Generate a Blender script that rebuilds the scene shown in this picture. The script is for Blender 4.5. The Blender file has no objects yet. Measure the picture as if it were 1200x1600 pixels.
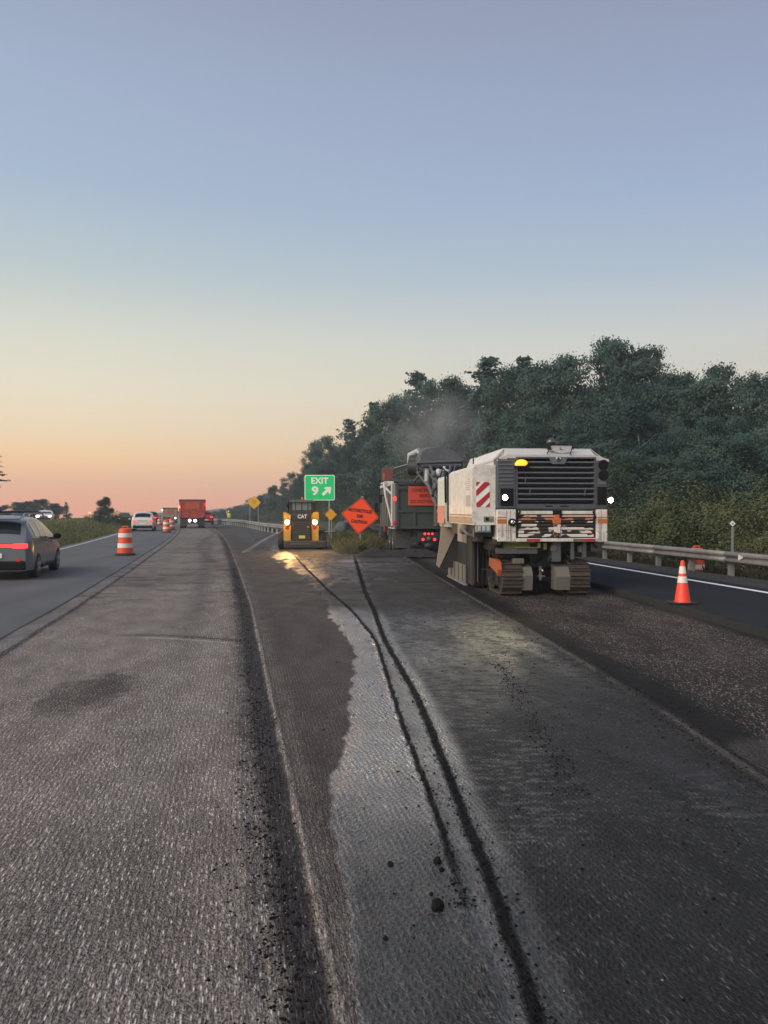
import bpy, bmesh, math, random
import numpy as np
from mathutils import Matrix, Vector
R = math.radians
S = bpy.context.scene
C = S.collection
# ------------------------------------------------------------------ camera
HC, HZ, FP = 1.87, 797.0, 1200.0          # eye height, horizon row and focal length in photo pixels
cam_d = bpy.data.cameras.new('camera'); cam = bpy.data.objects.new('camera', cam_d); C.objects.link(cam)
cam_d.sensor_fit = 'HORIZONTAL'; cam_d.sensor_width = 36; cam_d.lens = 36*FP/1200
cam_d.clip_start = 0.1; cam_d.clip_end = 6000
cam.location = (0, 0, HC); cam.rotation_euler = (R(90) - math.atan(3/FP), 0, 0)
S.camera = cam
# ------------------------------------------------------------------ world: dusk sky
W = bpy.data.worlds.new('World'); S.world = W; W.use_nodes = True
nt = W.node_tree; nt.nodes.clear()
def N(nt, t, **k):
    n = nt.nodes.new(t)
    for a, b in k.items(): setattr(n, a, b)
    return n
def srgb(r, g, b):
    f = lambda c: (c/255/12.92) if c/255 <= .04045 else ((c/255+.055)/1.055)**2.4
    return (f(r), f(g), f(b), 1)
out = N(nt, 'ShaderNodeOutputWorld'); bg = N(nt, 'ShaderNodeBackground')
tc = N(nt, 'ShaderNodeTexCoord'); sep = N(nt, 'ShaderNodeSeparateXYZ'); nt.links.new(tc.outputs['Generated'], sep.inputs[0])
def ramp(nt, stops, src):
    r = N(nt, 'ShaderNodeValToRGB'); e = r.color_ramp.elements
    while len(e) > 1: e.remove(e[-1])
    e[0].position = stops[0][0]; e[0].color = stops[0][1]
    for p, c in stops[1:]:
        q = e.new(p); q.color = c
    nt.links.new(src, r.inputs[0]); return r
def zz(y): return math.sin(math.atan((HZ-y)/FP))
west = [(0, srgb(268,172,122)), (zz(785), srgb(268,176,128)), (zz(755), srgb(264,196,142)), (zz(720), srgb(260,214,162)), (zz(680), srgb(248,223,186)), (zz(620), srgb(238,227,203)),
        (zz(540), srgb(220,221,207)), (zz(440), srgb(190,203,206)), (zz(320), srgb(170,188,209)), (zz(160), srgb(162,178,203)), (zz(0), srgb(154,165,187)), (1.0, srgb(124,138,172))]
east = [(0, srgb(214,180,160)), (zz(760), srgb(224,188,166)), (zz(700), srgb(222,198,174)), (zz(620), srgb(214,208,194)),
        (zz(540), srgb(204,208,205)), (zz(440), srgb(176,191,208)), (zz(320), srgb(161,178,206)), (zz(160), srgb(152,164,192)), (zz(0), srgb(144,152,178)), (1.0, srgb(120,134,172))]
ra = ramp(nt, west, sep.outputs[2]); rb = ramp(nt, east, sep.outputs[2])
mr = N(nt, 'ShaderNodeMapRange'); mr.inputs[1].default_value = -.38; mr.inputs[2].default_value = .42
nt.links.new(sep.outputs[0], mr.inputs[0])
mx = N(nt, 'ShaderNodeMix', data_type='RGBA'); nt.links.new(mr.outputs[0], mx.inputs[0])
nt.links.new(ra.outputs[0], mx.inputs[6]); nt.links.new(rb.outputs[0], mx.inputs[7])
nt.links.new(mx.outputs[2], bg.inputs[0]); nt.links.new(bg.outputs[0], out.inputs[0])
bg.inputs[1].default_value = 1.0
# the afterglow: a very soft, low, warm sun from the left
sd = bpy.data.lights.new('sun', 'SUN'); sun = bpy.data.objects.new('sun', sd); C.objects.link(sun)
sd.energy = 3.4; sd.angle = R(60); sd.color = (1, .88, .76)
sun.rotation_euler = (Vector((.80, .62, -.66))).to_track_quat('-Z', 'Y').to_euler()
S.view_settings.view_transform = 'Standard'; S.view_settings.look = 'None'
S.view_settings.exposure = 0.0; S.view_settings.gamma = 1; S.view_settings.use_curve_mapping = False
S.cycles.max_bounces = 6; S.cycles.volume_bounces = 0; S.cycles.sample_clamp_indirect = 4
# ------------------------------------------------------------------ helpers
def tag(o, label=None, cat=None, group=None, kind=None):
    for k, v in (('label', label), ('category', cat), ('group', group), ('kind', kind)):
        if v: o[k] = v
    return o
def thing(name, label, cat, loc=(0,0,0), rz=0, group=None):
    o = bpy.data.objects.new(name, None); C.objects.link(o)
    o.location = loc; o.rotation_euler = (0, 0, rz); o.empty_display_size = .2
    return tag(o, label, cat, group)
def copy_tree(o, parent=None):
    c = o.copy(); C.objects.link(c); c.parent = parent
    for ch in [x for x in o.children]: copy_tree(ch, c)
    return c
def link(name, me, mat=None, parent=None):
    o = bpy.data.objects.new(name, me); C.objects.link(o)
    if mat and not me.materials: me.materials.append(mat)
    o.parent = parent
    return o
class MB:
    def __init__(s): s.b = bmesh.new()
    def _x(s, verts, M): bmesh.ops.transform(s.b, matrix=M, verts=verts)
    def box(s, x0, x1, y0, y1, z0, z1, bev=0, rot=None, piv=None):
        r = bmesh.ops.create_cube(s.b, size=1)['verts']
        s._x(r, Matrix.Translation(((x0+x1)/2, (y0+y1)/2, (z0+z1)/2)) @ Matrix.Diagonal((abs(x1-x0), abs(y1-y0), abs(z1-z0), 1)))
        if bev:
            es = list({e for v in r for e in v.link_edges})
            q = bmesh.ops.bevel(s.b, geom=es, offset=bev, segments=2, affect='EDGES', profile=.5)
            r = list({v for f in q['faces'] for v in f.verts} | {v for v in r if v.is_valid})
        if rot is not None:
            p = Vector(piv if piv else ((x0+x1)/2, (y0+y1)/2, (z0+z1)/2))
            s._x(r, Matrix.Translation(p) @ rot @ Matrix.Translation(-p))
        return s
    def cyl(s, p0, p1, r0, r1=None, n=12):
        p0 = Vector(p0); p1 = Vector(p1); d = p1-p0
        if r1 is None: r1 = r0
        r = bmesh.ops.create_cone(s.b, cap_ends=True, cap_tris=False, segments=n, radius1=r0, radius2=r1, depth=d.length)['verts']
        s._x(r, Matrix.Translation((p0+p1)/2) @ d.to_track_quat('Z', 'Y').to_matrix().to_4x4()); return s
    def tube(s, pts, r, n=8):
        for a, b in zip(pts[:-1], pts[1:]): s.cyl(a, b, r, r, n)
        for a in pts[1:-1]: s.ball(a, r*1.02, 6)
        return s
    def ball(s, c, r, n=10, sc=(1,1,1)):
        q = bmesh.ops.create_uvsphere(s.b, u_segments=n, v_segments=max(4, n//2+1), radius=r)['verts']
        s._x(q, Matrix.Translation(c) @ Matrix.Diagonal((sc[0], sc[1], sc[2], 1))); return s
    def prism(s, pts, a, t0, t1):
        """polygon pts in the plane across axis a ('x','y','z'), extruded t0..t1"""
        def P(u, v, t): return {'x': (t, u, v), 'y': (u, t, v), 'z': (u, v, t)}[a]
        A = [s.b.verts.new(P(u, v, t0)) for u, v in pts]; B = [s.b.verts.new(P(u, v, t1)) for u, v in pts]
        n = len(pts); s.b.faces.new(A); s.b.faces.new(B[::-1])
        for i in range(n): s.b.faces.new((A[i], B[i], B[(i+1) % n], A[(i+1) % n]))
        return s
    def lathe(s, prof, n=24, c=(0,0,0), axis='z'):
        rings = []
        for r, z in prof:
            ring = []
            for k in range(n):
                t = 2*math.pi*k/n; u, v = r*math.cos(t), r*math.sin(t)
                p = {'z': (u, v, z), 'x': (z, u, v), 'y': (u, z, v)}[axis]
                ring.append(s.b.verts.new((p[0]+c[0], p[1]+c[1], p[2]+c[2])))
            rings.append(ring)
        for a, b in zip(rings[:-1], rings[1:]):
            for k in range(n): s.b.faces.new((a[k], a[(k+1) % n], b[(k+1) % n], b[k]))
        s.b.faces.new(rings[0][::-1]); s.b.faces.new(rings[-1])
        return s
    def build(s, name, mat, parent=None, smooth=False):
        bmesh.ops.recalc_face_normals(s.b, faces=s.b.faces)
        me = bpy.data.meshes.new(name); s.b.to_mesh(me); s.b.free()
        if smooth:
            for p in me.polygons: p.use_smooth = True
            if smooth != 'all':
                me.set_sharp_from_angle(angle=R(35))
        return link(name, me, mat, parent)
def text_part(name, txt, size, mat, parent, loc, sx=1, rot=(R(90),0,0), depth=.004, bold=0.012):
    cu = bpy.data.curves.new(name, 'FONT'); cu.body = txt; cu.size = size; cu.align_x = 'CENTER'; cu.align_y = 'CENTER'
    cu.extrude = depth; cu.offset = bold*size; cu.resolution_u = 3
    o = bpy.data.objects.new('tmp_text', cu); C.objects.link(o)
    bpy.context.view_layer.update()
    me = bpy.data.meshes.new_from_object(o.evaluated_get(bpy.context.evaluated_depsgraph_get()))
    bpy.data.objects.remove(o); bpy.data.curves.remove(cu)
    me.name = name; me.transform(Matrix.Diagonal((sx, 1, 1, 1))); me.materials.clear()
    q = link(name, me, mat, parent); q.location = loc; q.rotation_euler = rot
    return q
_mats = {}
def mat(name, col, rough=.55, metal=0, var=.12, dirt=0, dcol=(.07,.06,.05), sc=3, bump=0, bsc=40, emit=None, es=1, alpha=1, spec=None):
    if name in _mats: return _mats[name]
    m = bpy.data.materials.new(name); m.use_nodes = True; t = m.node_tree; p = t.nodes['Principled BSDF']
    _mats[name] = m; L = t.links.new
    tcn = N(t, 'ShaderNodeTexCoord'); no = N(t, 'ShaderNodeTexNoise'); no.inputs['Scale'].default_value = sc; no.inputs['Detail'].default_value = 6; no.inputs['Roughness'].default_value = .65
    L(tcn.outputs['Object'], no.inputs['Vector'])
    c4 = tuple(col)[:3]+(1,)
    a = N(t, 'ShaderNodeMix', data_type='RGBA'); a.inputs[6].default_value = tuple(x*(1-var) for x in c4[:3])+(1,); a.inputs[7].default_value = tuple(min(1, x*(1+var)) for x in c4[:3])+(1,)
    L(no.outputs[0], a.inputs[0]); res = a.outputs[2]
    if dirt:
        n2 = N(t, 'ShaderNodeTexNoise'); n2.inputs['Scale'].default_value = sc*1.7; n2.inputs['Detail'].default_value = 8; n2.inputs['Roughness'].default_value = .72
        L(tcn.outputs['Object'], n2.inputs['Vector'])
        r = N(t, 'ShaderNodeMapRange'); r.inputs[1].default_value = .75-dirt*.55; r.inputs[2].default_value = .85-dirt*.3; r.inputs[4].default_value = min(1, .35+dirt*.6)
        L(n2.outputs[0], r.inputs[0])
        b = N(t, 'ShaderNodeMix', data_type='RGBA'); L(r.outputs[0], b.inputs[0]); L(res, b.inputs[6]); b.inputs[7].default_value = tuple(dcol)+(1,); res = b.outputs[2]
    L(res, p.inputs['Base Color'])
    p.inputs['Roughness'].default_value = rough; p.inputs['Metallic'].default_value = metal
    if spec is not None: p.inputs['Specular IOR Level'].default_value = spec
    if alpha < 1: p.inputs['Alpha'].default_value = alpha
    if emit:
        p.inputs['Emission Color'].default_value = tuple(emit)[:3]+(1,); p.inputs['Emission Strength'].default_value = es
    if bump:
        n3 = N(t, 'ShaderNodeTexNoise'); n3.inputs['Scale'].default_value = bsc; n3.inputs['Detail'].default_value = 4; L(tcn.outputs['Object'], n3.inputs['Vector'])
        bp = N(t, 'ShaderNodeBump'); bp.inputs['Strength'].default_value = bump; bp.inputs['Distance'].default_value = .02
        L(n3.outputs[0], bp.inputs['Height']); L(bp.outputs[0], p.inputs['Normal'])
    return m
# numpy value noise
def vnoise(x, y, seed=0):
    xi = np.floor(x).astype(np.int64); yi = np.floor(y).astype(np.int64); fx = x-xi; fy = y-yi
    fx = fx*fx*(3-2*fx); fy = fy*fy*(3-2*fy)
    def h(a, b):
        n = (a*374761393 + b*668265263 + seed*982451653) & 0xffffffff
        n = ((n ^ (n >> 13))*1274126177) & 0xffffffff
        return ((n ^ (n >> 16)) & 0xffff)/65535.0
    return (h(xi, yi)*(1-fx)+h(xi+1, yi)*fx)*(1-fy)+(h(xi, yi+1)*(1-fx)+h(xi+1, yi+1)*fx)*fy
def fbm(x, y, o=4, seed=0):
    s = 0; a = .5; t = 0
    for k in range(o): s = s+a*vnoise(x*2**k, y*2**k, seed+k*17); t += a; a *= .5
    return s/t
def sst(e0, e1, x):
    t = np.clip((x-e0)/(e1-e0), 0, 1); return t*t*(3-2*t)
def PL(pts):
    ys = np.array([p[0] for p in pts], float); xs = np.array([p[1] for p in pts], float)
    # smoothed piecewise-linear: average of 5 shifted samples
    def f(y):
        y = np.asarray(y, float); w = np.maximum(.6, .06*np.abs(y))
        def g(q):
            r = np.interp(q, ys, xs)
            r = np.where(q < ys[0], xs[0]+(q-ys[0])*(xs[1]-xs[0])/(ys[1]-ys[0]), r)
            return np.where(q > ys[-1], xs[-1]+(q-ys[-1])*(xs[-1]-xs[-2])/(ys[-1]-ys[-2]), r)
        return (g(y-w)+g(y-w/2)+g(y)+g(y+w/2)+g(y+w))/5
    return f
def dip(y): return -.5*(np.clip(np.asarray(y, float)-85, 0, 400)/52)**2
seam = PL([(0,-3.28),(10.95,-5.47),(15.2,-6.32),(24.1,-8.24),(43.4,-12.5),(62.9,-17.1),(85,-22.8),(110,-30),(137,-38.5),(200,-62)])
trench = PL([(0,2.80),(5.57,2.77),(7.5,2.71),(10.4,2.5),(15.5,2.09),(20,1.75),(30,1.0),(45,-.1),(120,-8)])
kerb = PL([(0,6.3),(5,6.1),(11.4,5.72),(14.9,5.5),(18.4,5.2),(30,4.2),(60,1.2),(120,-5)])
wline = PL([(0,10.6),(5,9.85),(17,8.2),(25,6.95),(35,5.6),(60,2.9),(120,-3)])
grail = PL([(0,13.0),(5,12.2),(19.9,9.7),(29.7,8.0),(45,5.9),(70,3),(120,-2)])
frail = PL([(50,-4.9),(58,-7.3),(64,-9.6),(68,-10.8),(80,-14),(93,-18),(115,-26),(150,-38.5),(190,-55)])
opp = PL([(20,-27),(60,-31),(70,-33.5),(92,-40.5),(130,-44),(200,-56)])
wetb = PL([(2,.05),(2.79,-.09),(3.19,-.144),(3.75,-.19),(4.19,-.25),(4.6,-.354),(4.95,-.41),(5.57,-.35),(6.2,-.305),(7.2,-.325),(8.47,-.31),(11.05,-.46),(12.26,-.746),(14,-1.0),(17,-1.35),(19,-1.75),(27,-3.4),(35.6,-5.2),(60,-10)])
tr1 = PL([(2.2,.57),(2.79,.56),(3.39,.555),(3.88,.54),(4.53,.487),(5.75,.44),(7.5,.34),(11.05,0),(11.9,-.05),(14.2,-.18),(17.5,-.44),(28.8,-1.08),(34,-1.4)])
tr2 = PL([(2.2,.43),(3.6,.387),(4.19,.349),(4.95,.31),(5.81,.223),(7.5,.106),(11.05,-.12),(11.9,-.25),(14.2,-.59),(17.5,-1.24),(25.5,-2.66),(34,-4.1)])
def gz(x, y):
    """terrain height away from the pavements"""
    x = np.asarray(x, float); y = np.asarray(y, float)
    h = dip(y)-.14
    off = seam(y)-x                                   # metres left of the seam
    h = h + .62*sst(5.2, 9, off)*(1-.35*sst(13, 18, off))*sst(24, 45, y)*(1-sst(95, 125, y))
    g = np.where(y < 60, grail(y), frail(np.maximum(y, 60)))
    r = x-g                                           # metres right of the guardrail
    h = h - .25*sst(.6, 2.5, r)*(1-sst(4, 8, r)) + .09*sst(.4, -.4, r)
    h = h + 5.5*sst(9, 60, r)
    m = sst(44, 50, y)*(1-sst(62, 70, y))*sst(-5.5, -4, x)*(1-sst(2, 4, x))
    h = h - .5*m
    h = np.where(y > 200, h - 14*sst(200, 420, y), h)
    return h
def sheet(name, X0, X1, Y, nx, zf, mt, attrs=None, kind='structure', parent=None):
    Y = np.asarray(Y); u = np.linspace(0, 1, nx)
    a = X0(Y)[:, None]; b = X1(Y)[:, None]; X = a+(b-a)*u[None, :]; YY = np.repeat(Y[:, None], nx, 1)
    Z = zf(X, YY); ny = len(Y)
    co = np.stack([X, YY, Z], -1).reshape(-1, 3).astype(np.float32)
    i = (np.arange(ny-1)[:, None]*nx+np.arange(nx-1)[None, :]).ravel()
    f = np.stack([i, i+1, i+nx+1, i+nx], 1).astype(np.int32)
    me = quads(name, co, f)
    for p in (me.polygons,): p.foreach_set('use_smooth', np.ones(len(f), bool))
    if attrs:
        for an, arr in attrs(X, YY).items():
            at = me.attributes.new(an, 'FLOAT_COLOR', 'POINT')
            c = np.ones((co.shape[0], 4), np.float32); c[:, :3] = arr.reshape(-1, 3); at.data.foreach_set('color', c.ravel())
    o = link(name, me, mt, parent)
    if kind: o['kind'] = kind
    return o
def quads(name, co, f):
    me = bpy.data.meshes.new(name); k = f.shape[1]
    me.vertices.add(len(co)); me.vertices.foreach_set('co', np.ascontiguousarray(co, np.float32).ravel())
    me.loops.add(f.size); me.loops.foreach_set('vertex_index', np.ascontiguousarray(f, np.int32).ravel())
    me.polygons.add(len(f)); me.polygons.foreach_set('loop_start', np.arange(0, f.size, k, dtype=np.int32))
    me.polygons.foreach_set('loop_total', np.full(len(f), k, np.int32))
    me.update(calc_edges=True); me.validate(); return me
HAZE = 0.0009
# ================================================================== GROUND
def milled_mat(name, fc=(.42,.39,.36), bumpd=.012, shear=.18):
    m = bpy.data.materials.new(name); m.use_nodes = True; t = m.node_tree; p = t.nodes['Principled BSDF']; L = t.links.new
    tcn = N(t, 'ShaderNodeTexCoord'); at = N(t, 'ShaderNodeAttribute', attribute_name='tone'); pr = N(t, 'ShaderNodeAttribute', attribute_name='prop')
    sp = N(t, 'ShaderNodeSeparateColor'); L(pr.outputs['Color'], sp.inputs[0])     # r wet, g fleck, b chevron
    s0 = N(t, 'ShaderNodeSeparateXYZ'); L(tcn.outputs['Object'], s0.inputs[0]); c0 = N(t, 'ShaderNodeCombineXYZ'); h0 = N(t, 'ShaderNodeMath', operation='MULTIPLY_ADD')
    L(s0.outputs[1], h0.inputs[0]); h0.inputs[1].default_value = shear; L(s0.outputs[0], h0.inputs[2]); L(h0.outputs[0], c0.inputs[0]); L(s0.outputs[1], c0.inputs[1]); L(s0.outputs[2], c0.inputs[2])
    def mp(s, rz=0):                       # coordinates run along the cutter's travel direction
        k = N(t, 'ShaderNodeMapping'); k.inputs['Scale'].default_value = s; L(c0.outputs[0], k.inputs[0]); return k.outputs[0]
    def math_(op, a, b=None, c=None):
        k = N(t, 'ShaderNodeMath', operation=op)
        for i, v in enumerate((a, b, c)):
            if v is None: continue
            if isinstance(v, (int, float)): k.inputs[i].default_value = v
            else: L(v, k.inputs[i])
        return k.outputs[0]
    def mrg(v, a, b, c=0, d=1):
        k = N(t, 'ShaderNodeMapRange'); L(v, k.inputs[0])
        for i, q in enumerate((a, b, c, d)): k.inputs[i+1].default_value = q
        return k.outputs[0]
    # tooth marks: elongated cells along the travel direction
    vo = N(t, 'ShaderNodeTexVoronoi', feature='F1'); vo.inputs['Scale'].default_value = 1; L(mp((80, 21, 40), .08), vo.inputs['Vector'])
    vs = N(t, 'ShaderNodeSeparateColor'); L(vo.outputs['Color'], vs.inputs[0])
    cell = mrg(vo.outputs['Distance'], .12, .52, 1, 0)
    n1 = N(t, 'ShaderNodeTexNoise'); n1.inputs['Scale'].default_value = 1; n1.inputs['Detail'].default_value = 5; L(mp((90, 60, 60)), n1.inputs['Vector'])
    n2 = N(t, 'ShaderNodeTexNoise'); n2.inputs['Scale'].default_value = 1; n2.inputs['Detail'].default_value = 4; L(mp((3, 1.3, 3)), n2.inputs['Vector'])
    thr = math_('ADD', vs.outputs[0], math_('MULTIPLY', math_('SUBTRACT', n2.outputs[0], .5), .5))
    s1 = N(t, 'ShaderNodeSeparateXYZ'); L(mp((1,1,1)), s1.inputs[0])
    col = math_('SINE', math_('ADD', math_('MULTIPLY', s1.outputs[0], 190), math_('MULTIPLY', n2.outputs[0], 6)))      # rows left by the cutter teeth
    thr = math_('ADD', thr, math_('MULTIPLY', col, .13))
    fm = math_('MULTIPLY', math_('MULTIPLY', mrg(thr, .66, .86), cell), sp.outputs[1])
    # small aggregate
    v2 = N(t, 'ShaderNodeTexVoronoi', feature='F1'); v2.inputs['Scale'].default_value = 1; L(mp((190, 120, 95)), v2.inputs['Vector'])
    v2s = N(t, 'ShaderNodeSeparateColor'); L(v2.outputs['Color'], v2s.inputs[0])
    f2 = math_('MULTIPLY', math_('MULTIPLY', mrg(v2s.outputs[1], .80, 1.0, 0, .6), mrg(v2.outputs['Distance'], .1, .5, 1, 0)), sp.outputs[1])
    fm = math_('MINIMUM', math_('ADD', fm, f2), 1)
    val = math_('MULTIPLY', mrg(n1.outputs[0], .3, .7, .3, 1.7), mrg(n2.outputs[0], .3, .7, .8, 1.2))
    sx = N(t, 'ShaderNodeSeparateXYZ'); L(mp((1,1,1)), sx.inputs[0])
    nd = N(t, 'ShaderNodeTexNoise'); nd.inputs['Scale'].default_value = 3; nd.inputs['Detail'].default_value = 5; L(tcn.outputs['Object'], nd.inputs['Vector'])
    ph = math_('ADD', math_('MULTIPLY', sx.outputs[0], 150), math_('ADD', math_('MULTIPLY', sx.outputs[1], 26), math_('MULTIPLY', nd.outputs[0], 22)))
    w1 = math_('SINE', ph); w2 = math_('SINE', math_('ADD', math_('MULTIPLY', sx.outputs[1], 165), math_('ADD', math_('MULTIPLY', w1, 1.8), math_('MULTIPLY', nd.outputs[0], 40))))
    w3 = mrg(math_('ADD', math_('MULTIPLY', w1, .55), math_('MULTIPLY', w2, .6)), -.5, .9, 0, 1)
    chv = math_('MULTIPLY', w3, sp.outputs[2])
    val = math_('MULTIPLY', val, math_('ADD', math_('MULTIPLY', math_('SUBTRACT', w3, .38), math_('MULTIPLY', sp.outputs[2], 1.35)), 1))
    sn = N(t, 'ShaderNodeTexNoise'); sn.inputs['Scale'].default_value = 1; sn.inputs['Detail'].default_value = 3; L(mp((150, 14, 30), .06), sn.inputs['Vector'])
    val = math_('MULTIPLY', val, math_('MULTIPLY', mrg(sn.outputs[0], .33, .67, .62, 1.35), math_('MULTIPLY_ADD', col, .16, 1)))
    hs = N(t, 'ShaderNodeVectorMath', operation='SCALE'); L(at.outputs['Color'], hs.inputs[0]); L(val, hs.inputs['Scale'])
    mxx = N(t, 'ShaderNodeMix', data_type='RGBA'); L(fm, mxx.inputs[0]); L(hs.outputs[0], mxx.inputs[6]); mxx.inputs[7].default_value = fc+(1,)  # flecks: pale stone, with the aggregate's glints put into the colour
    L(mxx.outputs[2], p.inputs['Base Color'])
    hgt = math_('ADD', math_('MULTIPLY', cell, math_('ADD', math_('MULTIPLY', vs.outputs[1], .5), .2)), math_('ADD', math_('MULTIPLY', n1.outputs[0], .9), math_('MULTIPLY', chv, 1.7)))
    wn = math_('MULTIPLY', sp.outputs[0], mrg(n2.outputs[0], .3, .65, .65, 1))
    bp = N(t, 'ShaderNodeBump'); bp.inputs['Distance'].default_value = bumpd; L(hgt, bp.inputs['Height']); L(mrg(wn, 0, 1, .95, .26), bp.inputs['Strength']); L(bp.outputs[0], p.inputs['Normal'])
    L(mrg(wn, 0, 1, .82, .15), p.inputs['Roughness']); L(mrg(wn, 0, 1, .12, 1.0), p.inputs['Specular IOR Level'])
    return m
M_milled = milled_mat('milled_asphalt', (.68,.63,.58))
M_fresh = milled_mat('fresh_milled_asphalt', (.55,.45,.38), shear=.08)
Yr = np.exp(np.arange(math.log(1.5), math.log(200), .0052))
def ridge(Y): return seam(Y)+3.7
def road_right(Y):
    Y = np.asarray(Y, float); t = sst(45, 60, Y); return trench(Y)*(1-t)+(frail(np.maximum(Y, 50))+.9)*t
def strip_w(Y): return .165+.06*sst(3, 8, Y)
def road_z(X, Y):
    d = X-ridge(Y); z = dip(Y)
    n = fbm(X*22, Y*22, 3, 5)-.5
    z = z+.010*n+.02*(fbm(X*.9, Y*.5, 3, 8)-.5)
    z = z+.011*np.exp(-(d/.022)**2)                                   # the ridge left between two passes
    z = z-.012*sst(-.36, -.28, d)*(1-sst(-.06, -.01, d))+.014*n*sst(-.45, -.3, d)*(1-sst(-.06, 0, d))
    for f, w in ((tr1, .075), (tr2, .045)):
        q = np.abs(X-f(Y)); z = z+(.012+.03*(fbm(X*30, Y*30, 2, 3)-.5))*np.exp(-(q/w)**4)*(1-sst(30, 36, Y))
    q = X-trench(Y)
    z = z+.02*np.exp(-((q+.13)/.05)**2)*(1-sst(28, 33, Y))-.03*sst(-.10, 0, q)*(1-sst(28, 33, Y))
    s = X-seam(Y); z = z+.028*(1-sst(.30, .36, s))
    return z
def road_attr(X, Y):
    A = lambda *c: np.array(c, float)
    big = fbm(X*.7, Y*.28, 4, 21); mid = fbm(X*3, Y*1.2, 4, 33); rag = fbm(X*9, Y*7, 3, 41)-.5
    d = X-ridge(Y); s = X-seam(Y)
    tone = np.zeros(X.shape+(3,)); tone[:] = A(.195,.168,.146)
    prop = np.zeros(X.shape+(3,)); prop[..., 1] = 1.0*sst(.2, .6, mid+.15)*(1-.65*sst(14, 45, Y)); prop[..., 2] = .22
    def mixt(m, col, pr=None):
        m = m[..., None]
        tone[:] = tone*(1-m)+A(*col)*m
        if pr is not None: prop[:] = prop*(1-m)+A(*pr)*m
    mixt(sst(.5, .8, big)*.7, (.115,.098,.088))
    mixt(sst(.42, .2, big)*.5, (.20,.185,.165))
    wt = np.exp(-((d+1.15)/.42)**2)+.8*np.exp(-((d+2.75)/.4)**2)
    mixt(wt*.30, (.14,.135,.125))
    mixt(np.exp(-((d+1.05)/.22)**2)*sst(9, 13, Y)*(1-sst(30, 60, Y))*.45, (.06,.058,.056))       # darker wheel path
    # old oil stain left
    q = ((X+3.05)/.42)**2+((Y-7.9)/.9)**2; mixt(sst(1.6, .2, q+1.6*rag+.8*(mid-.5))*.75, (.055,.048,.043), (0,.2,.2))
    # left edge sliver
    mixt((1-sst(.30, .37, s))*.8, (.15,.145,.14), (0,.25,.1)); mixt(np.exp(-((s-.36)/.03)**2)*.8, (.05,.045,.042))
    # scratch across the lane
    yy = 10.9+.35*np.sin(X*1.3); mixt(np.exp(-((Y-yy-.25)/.09)**2)*sst(-4.1, -3.7, X)*(1-sst(-.9, -.2, X))*.9, (.045,.040,.037))
    mixt(np.exp(-((Y-yy)/.05)**2)*sst(-3.9, -3.5, X)*(1-sst(-2.1, -1.5, X))*.9, (.34,.31,.28))
    # right of the ridge: brown paste
    mixt(sst(-.02, .03, d), (.066,.056,.050), (.06,.12,.10))
    mixt(sst(-.02, .01, d)*(1-sst(.05, .24, d+rag*.25))*.75*sst(.25,.6,fbm(X*14,Y*1.5,3,78)+.15), (.115,.100,.088), (0,.35,.1))
    mixt(sst(.3, .8, mid)*sst(.1, .3, d)*.5, (.082,.070,.062))
    # black strip left of the ridge
    w = strip_w(Y); m = sst(-w*1.55, -w*1.0, d+.10*rag)*(1-sst(-.045, -.01, d+.05*rag))
    mixt(m*.93*(1-.5*sst(40, 80, Y)), (.017,.016,.017), (.1,.10,.05))
    mixt(sst(-w*2.4, -w*1.3, d+.35*rag)*(1-sst(-w*1.2, -w, d))*.45, (.05,.045,.042))
    mixt(np.exp(-((d-.0)/.012)**2)*.7*sst(.35,.6,fbm(X*9,Y*5,3,77)), (.19,.165,.145), (0,.6,0))
    # wet zone; its sky sheen is put into the tone, dark near the camera
    e = X-wetb(Y)+.07*rag*(1+Y*.05)+.10*(mid-.5)+.12*(fbm(X*3, Y*1.7, 3, 44)-.5)*sst(3,8,Y)
    m = sst(-.015, .03, e)*(1-sst(50, 62, Y))
    mixt(m, (.215,.212,.202), (1,.05,1.0)); mixt(m*(1-sst(3.4, 6.2, Y)), (.034,.034,.034), (.55,.1,.45))
    mixt(m*np.exp(-((e-.03)/.035)**2)*.5*sst(3, 4, Y), (.16,.155,.15))
    # right of the twin tracks the surface is darker, rippled across
    m2 = sst(0, .15, X-tr1(Y)-.08)*(1-sst(29, 33, Y))
    mixt(m2, (.058,.057,.055), (.9,.12,.6)); mixt(m2*sst(.45,.75,fbm(X*1.6, Y*.5, 3, 17))*.6, (.030,.029,.028), (.6,.1,.4)); mixt(m2*(1-sst(5.0, 10.2, Y-.75*X))*.95, (.010,.010,.0105), (.25,.18,.6))  # towards the near right a vignette-like darkening is put into the tone
    rp = fbm(X*9+1.5*fbm(X*2,Y*3,2,5), Y*34, 3, 60); rq = sst(.4, .65, fbm(X*1.3, Y*.8, 3, 61)); mixt(m2*rq*sst(.52, .68, rp)*.6, (.055,.053,.051), (.6,.5,.4)); mixt(m2*sst(.47, .34, rp)*.7, (.009,.009,.009), (.3,.0,.2))
    mixt(m2*sst(.55, .8, fbm(X*2.2, Y*.35, 4, 91))*.6, (.018,.017,.018), (.3,.05,.1))
    # lane between the tracks
    m3 = sst(0, .03, X-tr2(Y))*(1-sst(-.03, 0, X-tr1(Y)))*(1-sst(12, 16, Y)); mixt(m3*.5, (.075,.073,.07), (.7,.15,.1))
    # mud over the far part, in front of machine and truck
    m4 = sst(.35, .62, fbm(X*.35, Y*.22, 4, 55)+.18*sst(13, 17, Y)*(1-sst(22, 27, Y)))*sst(12.5, 15, Y)*sst(-.3, .2, X-wetb(Y))
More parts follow.
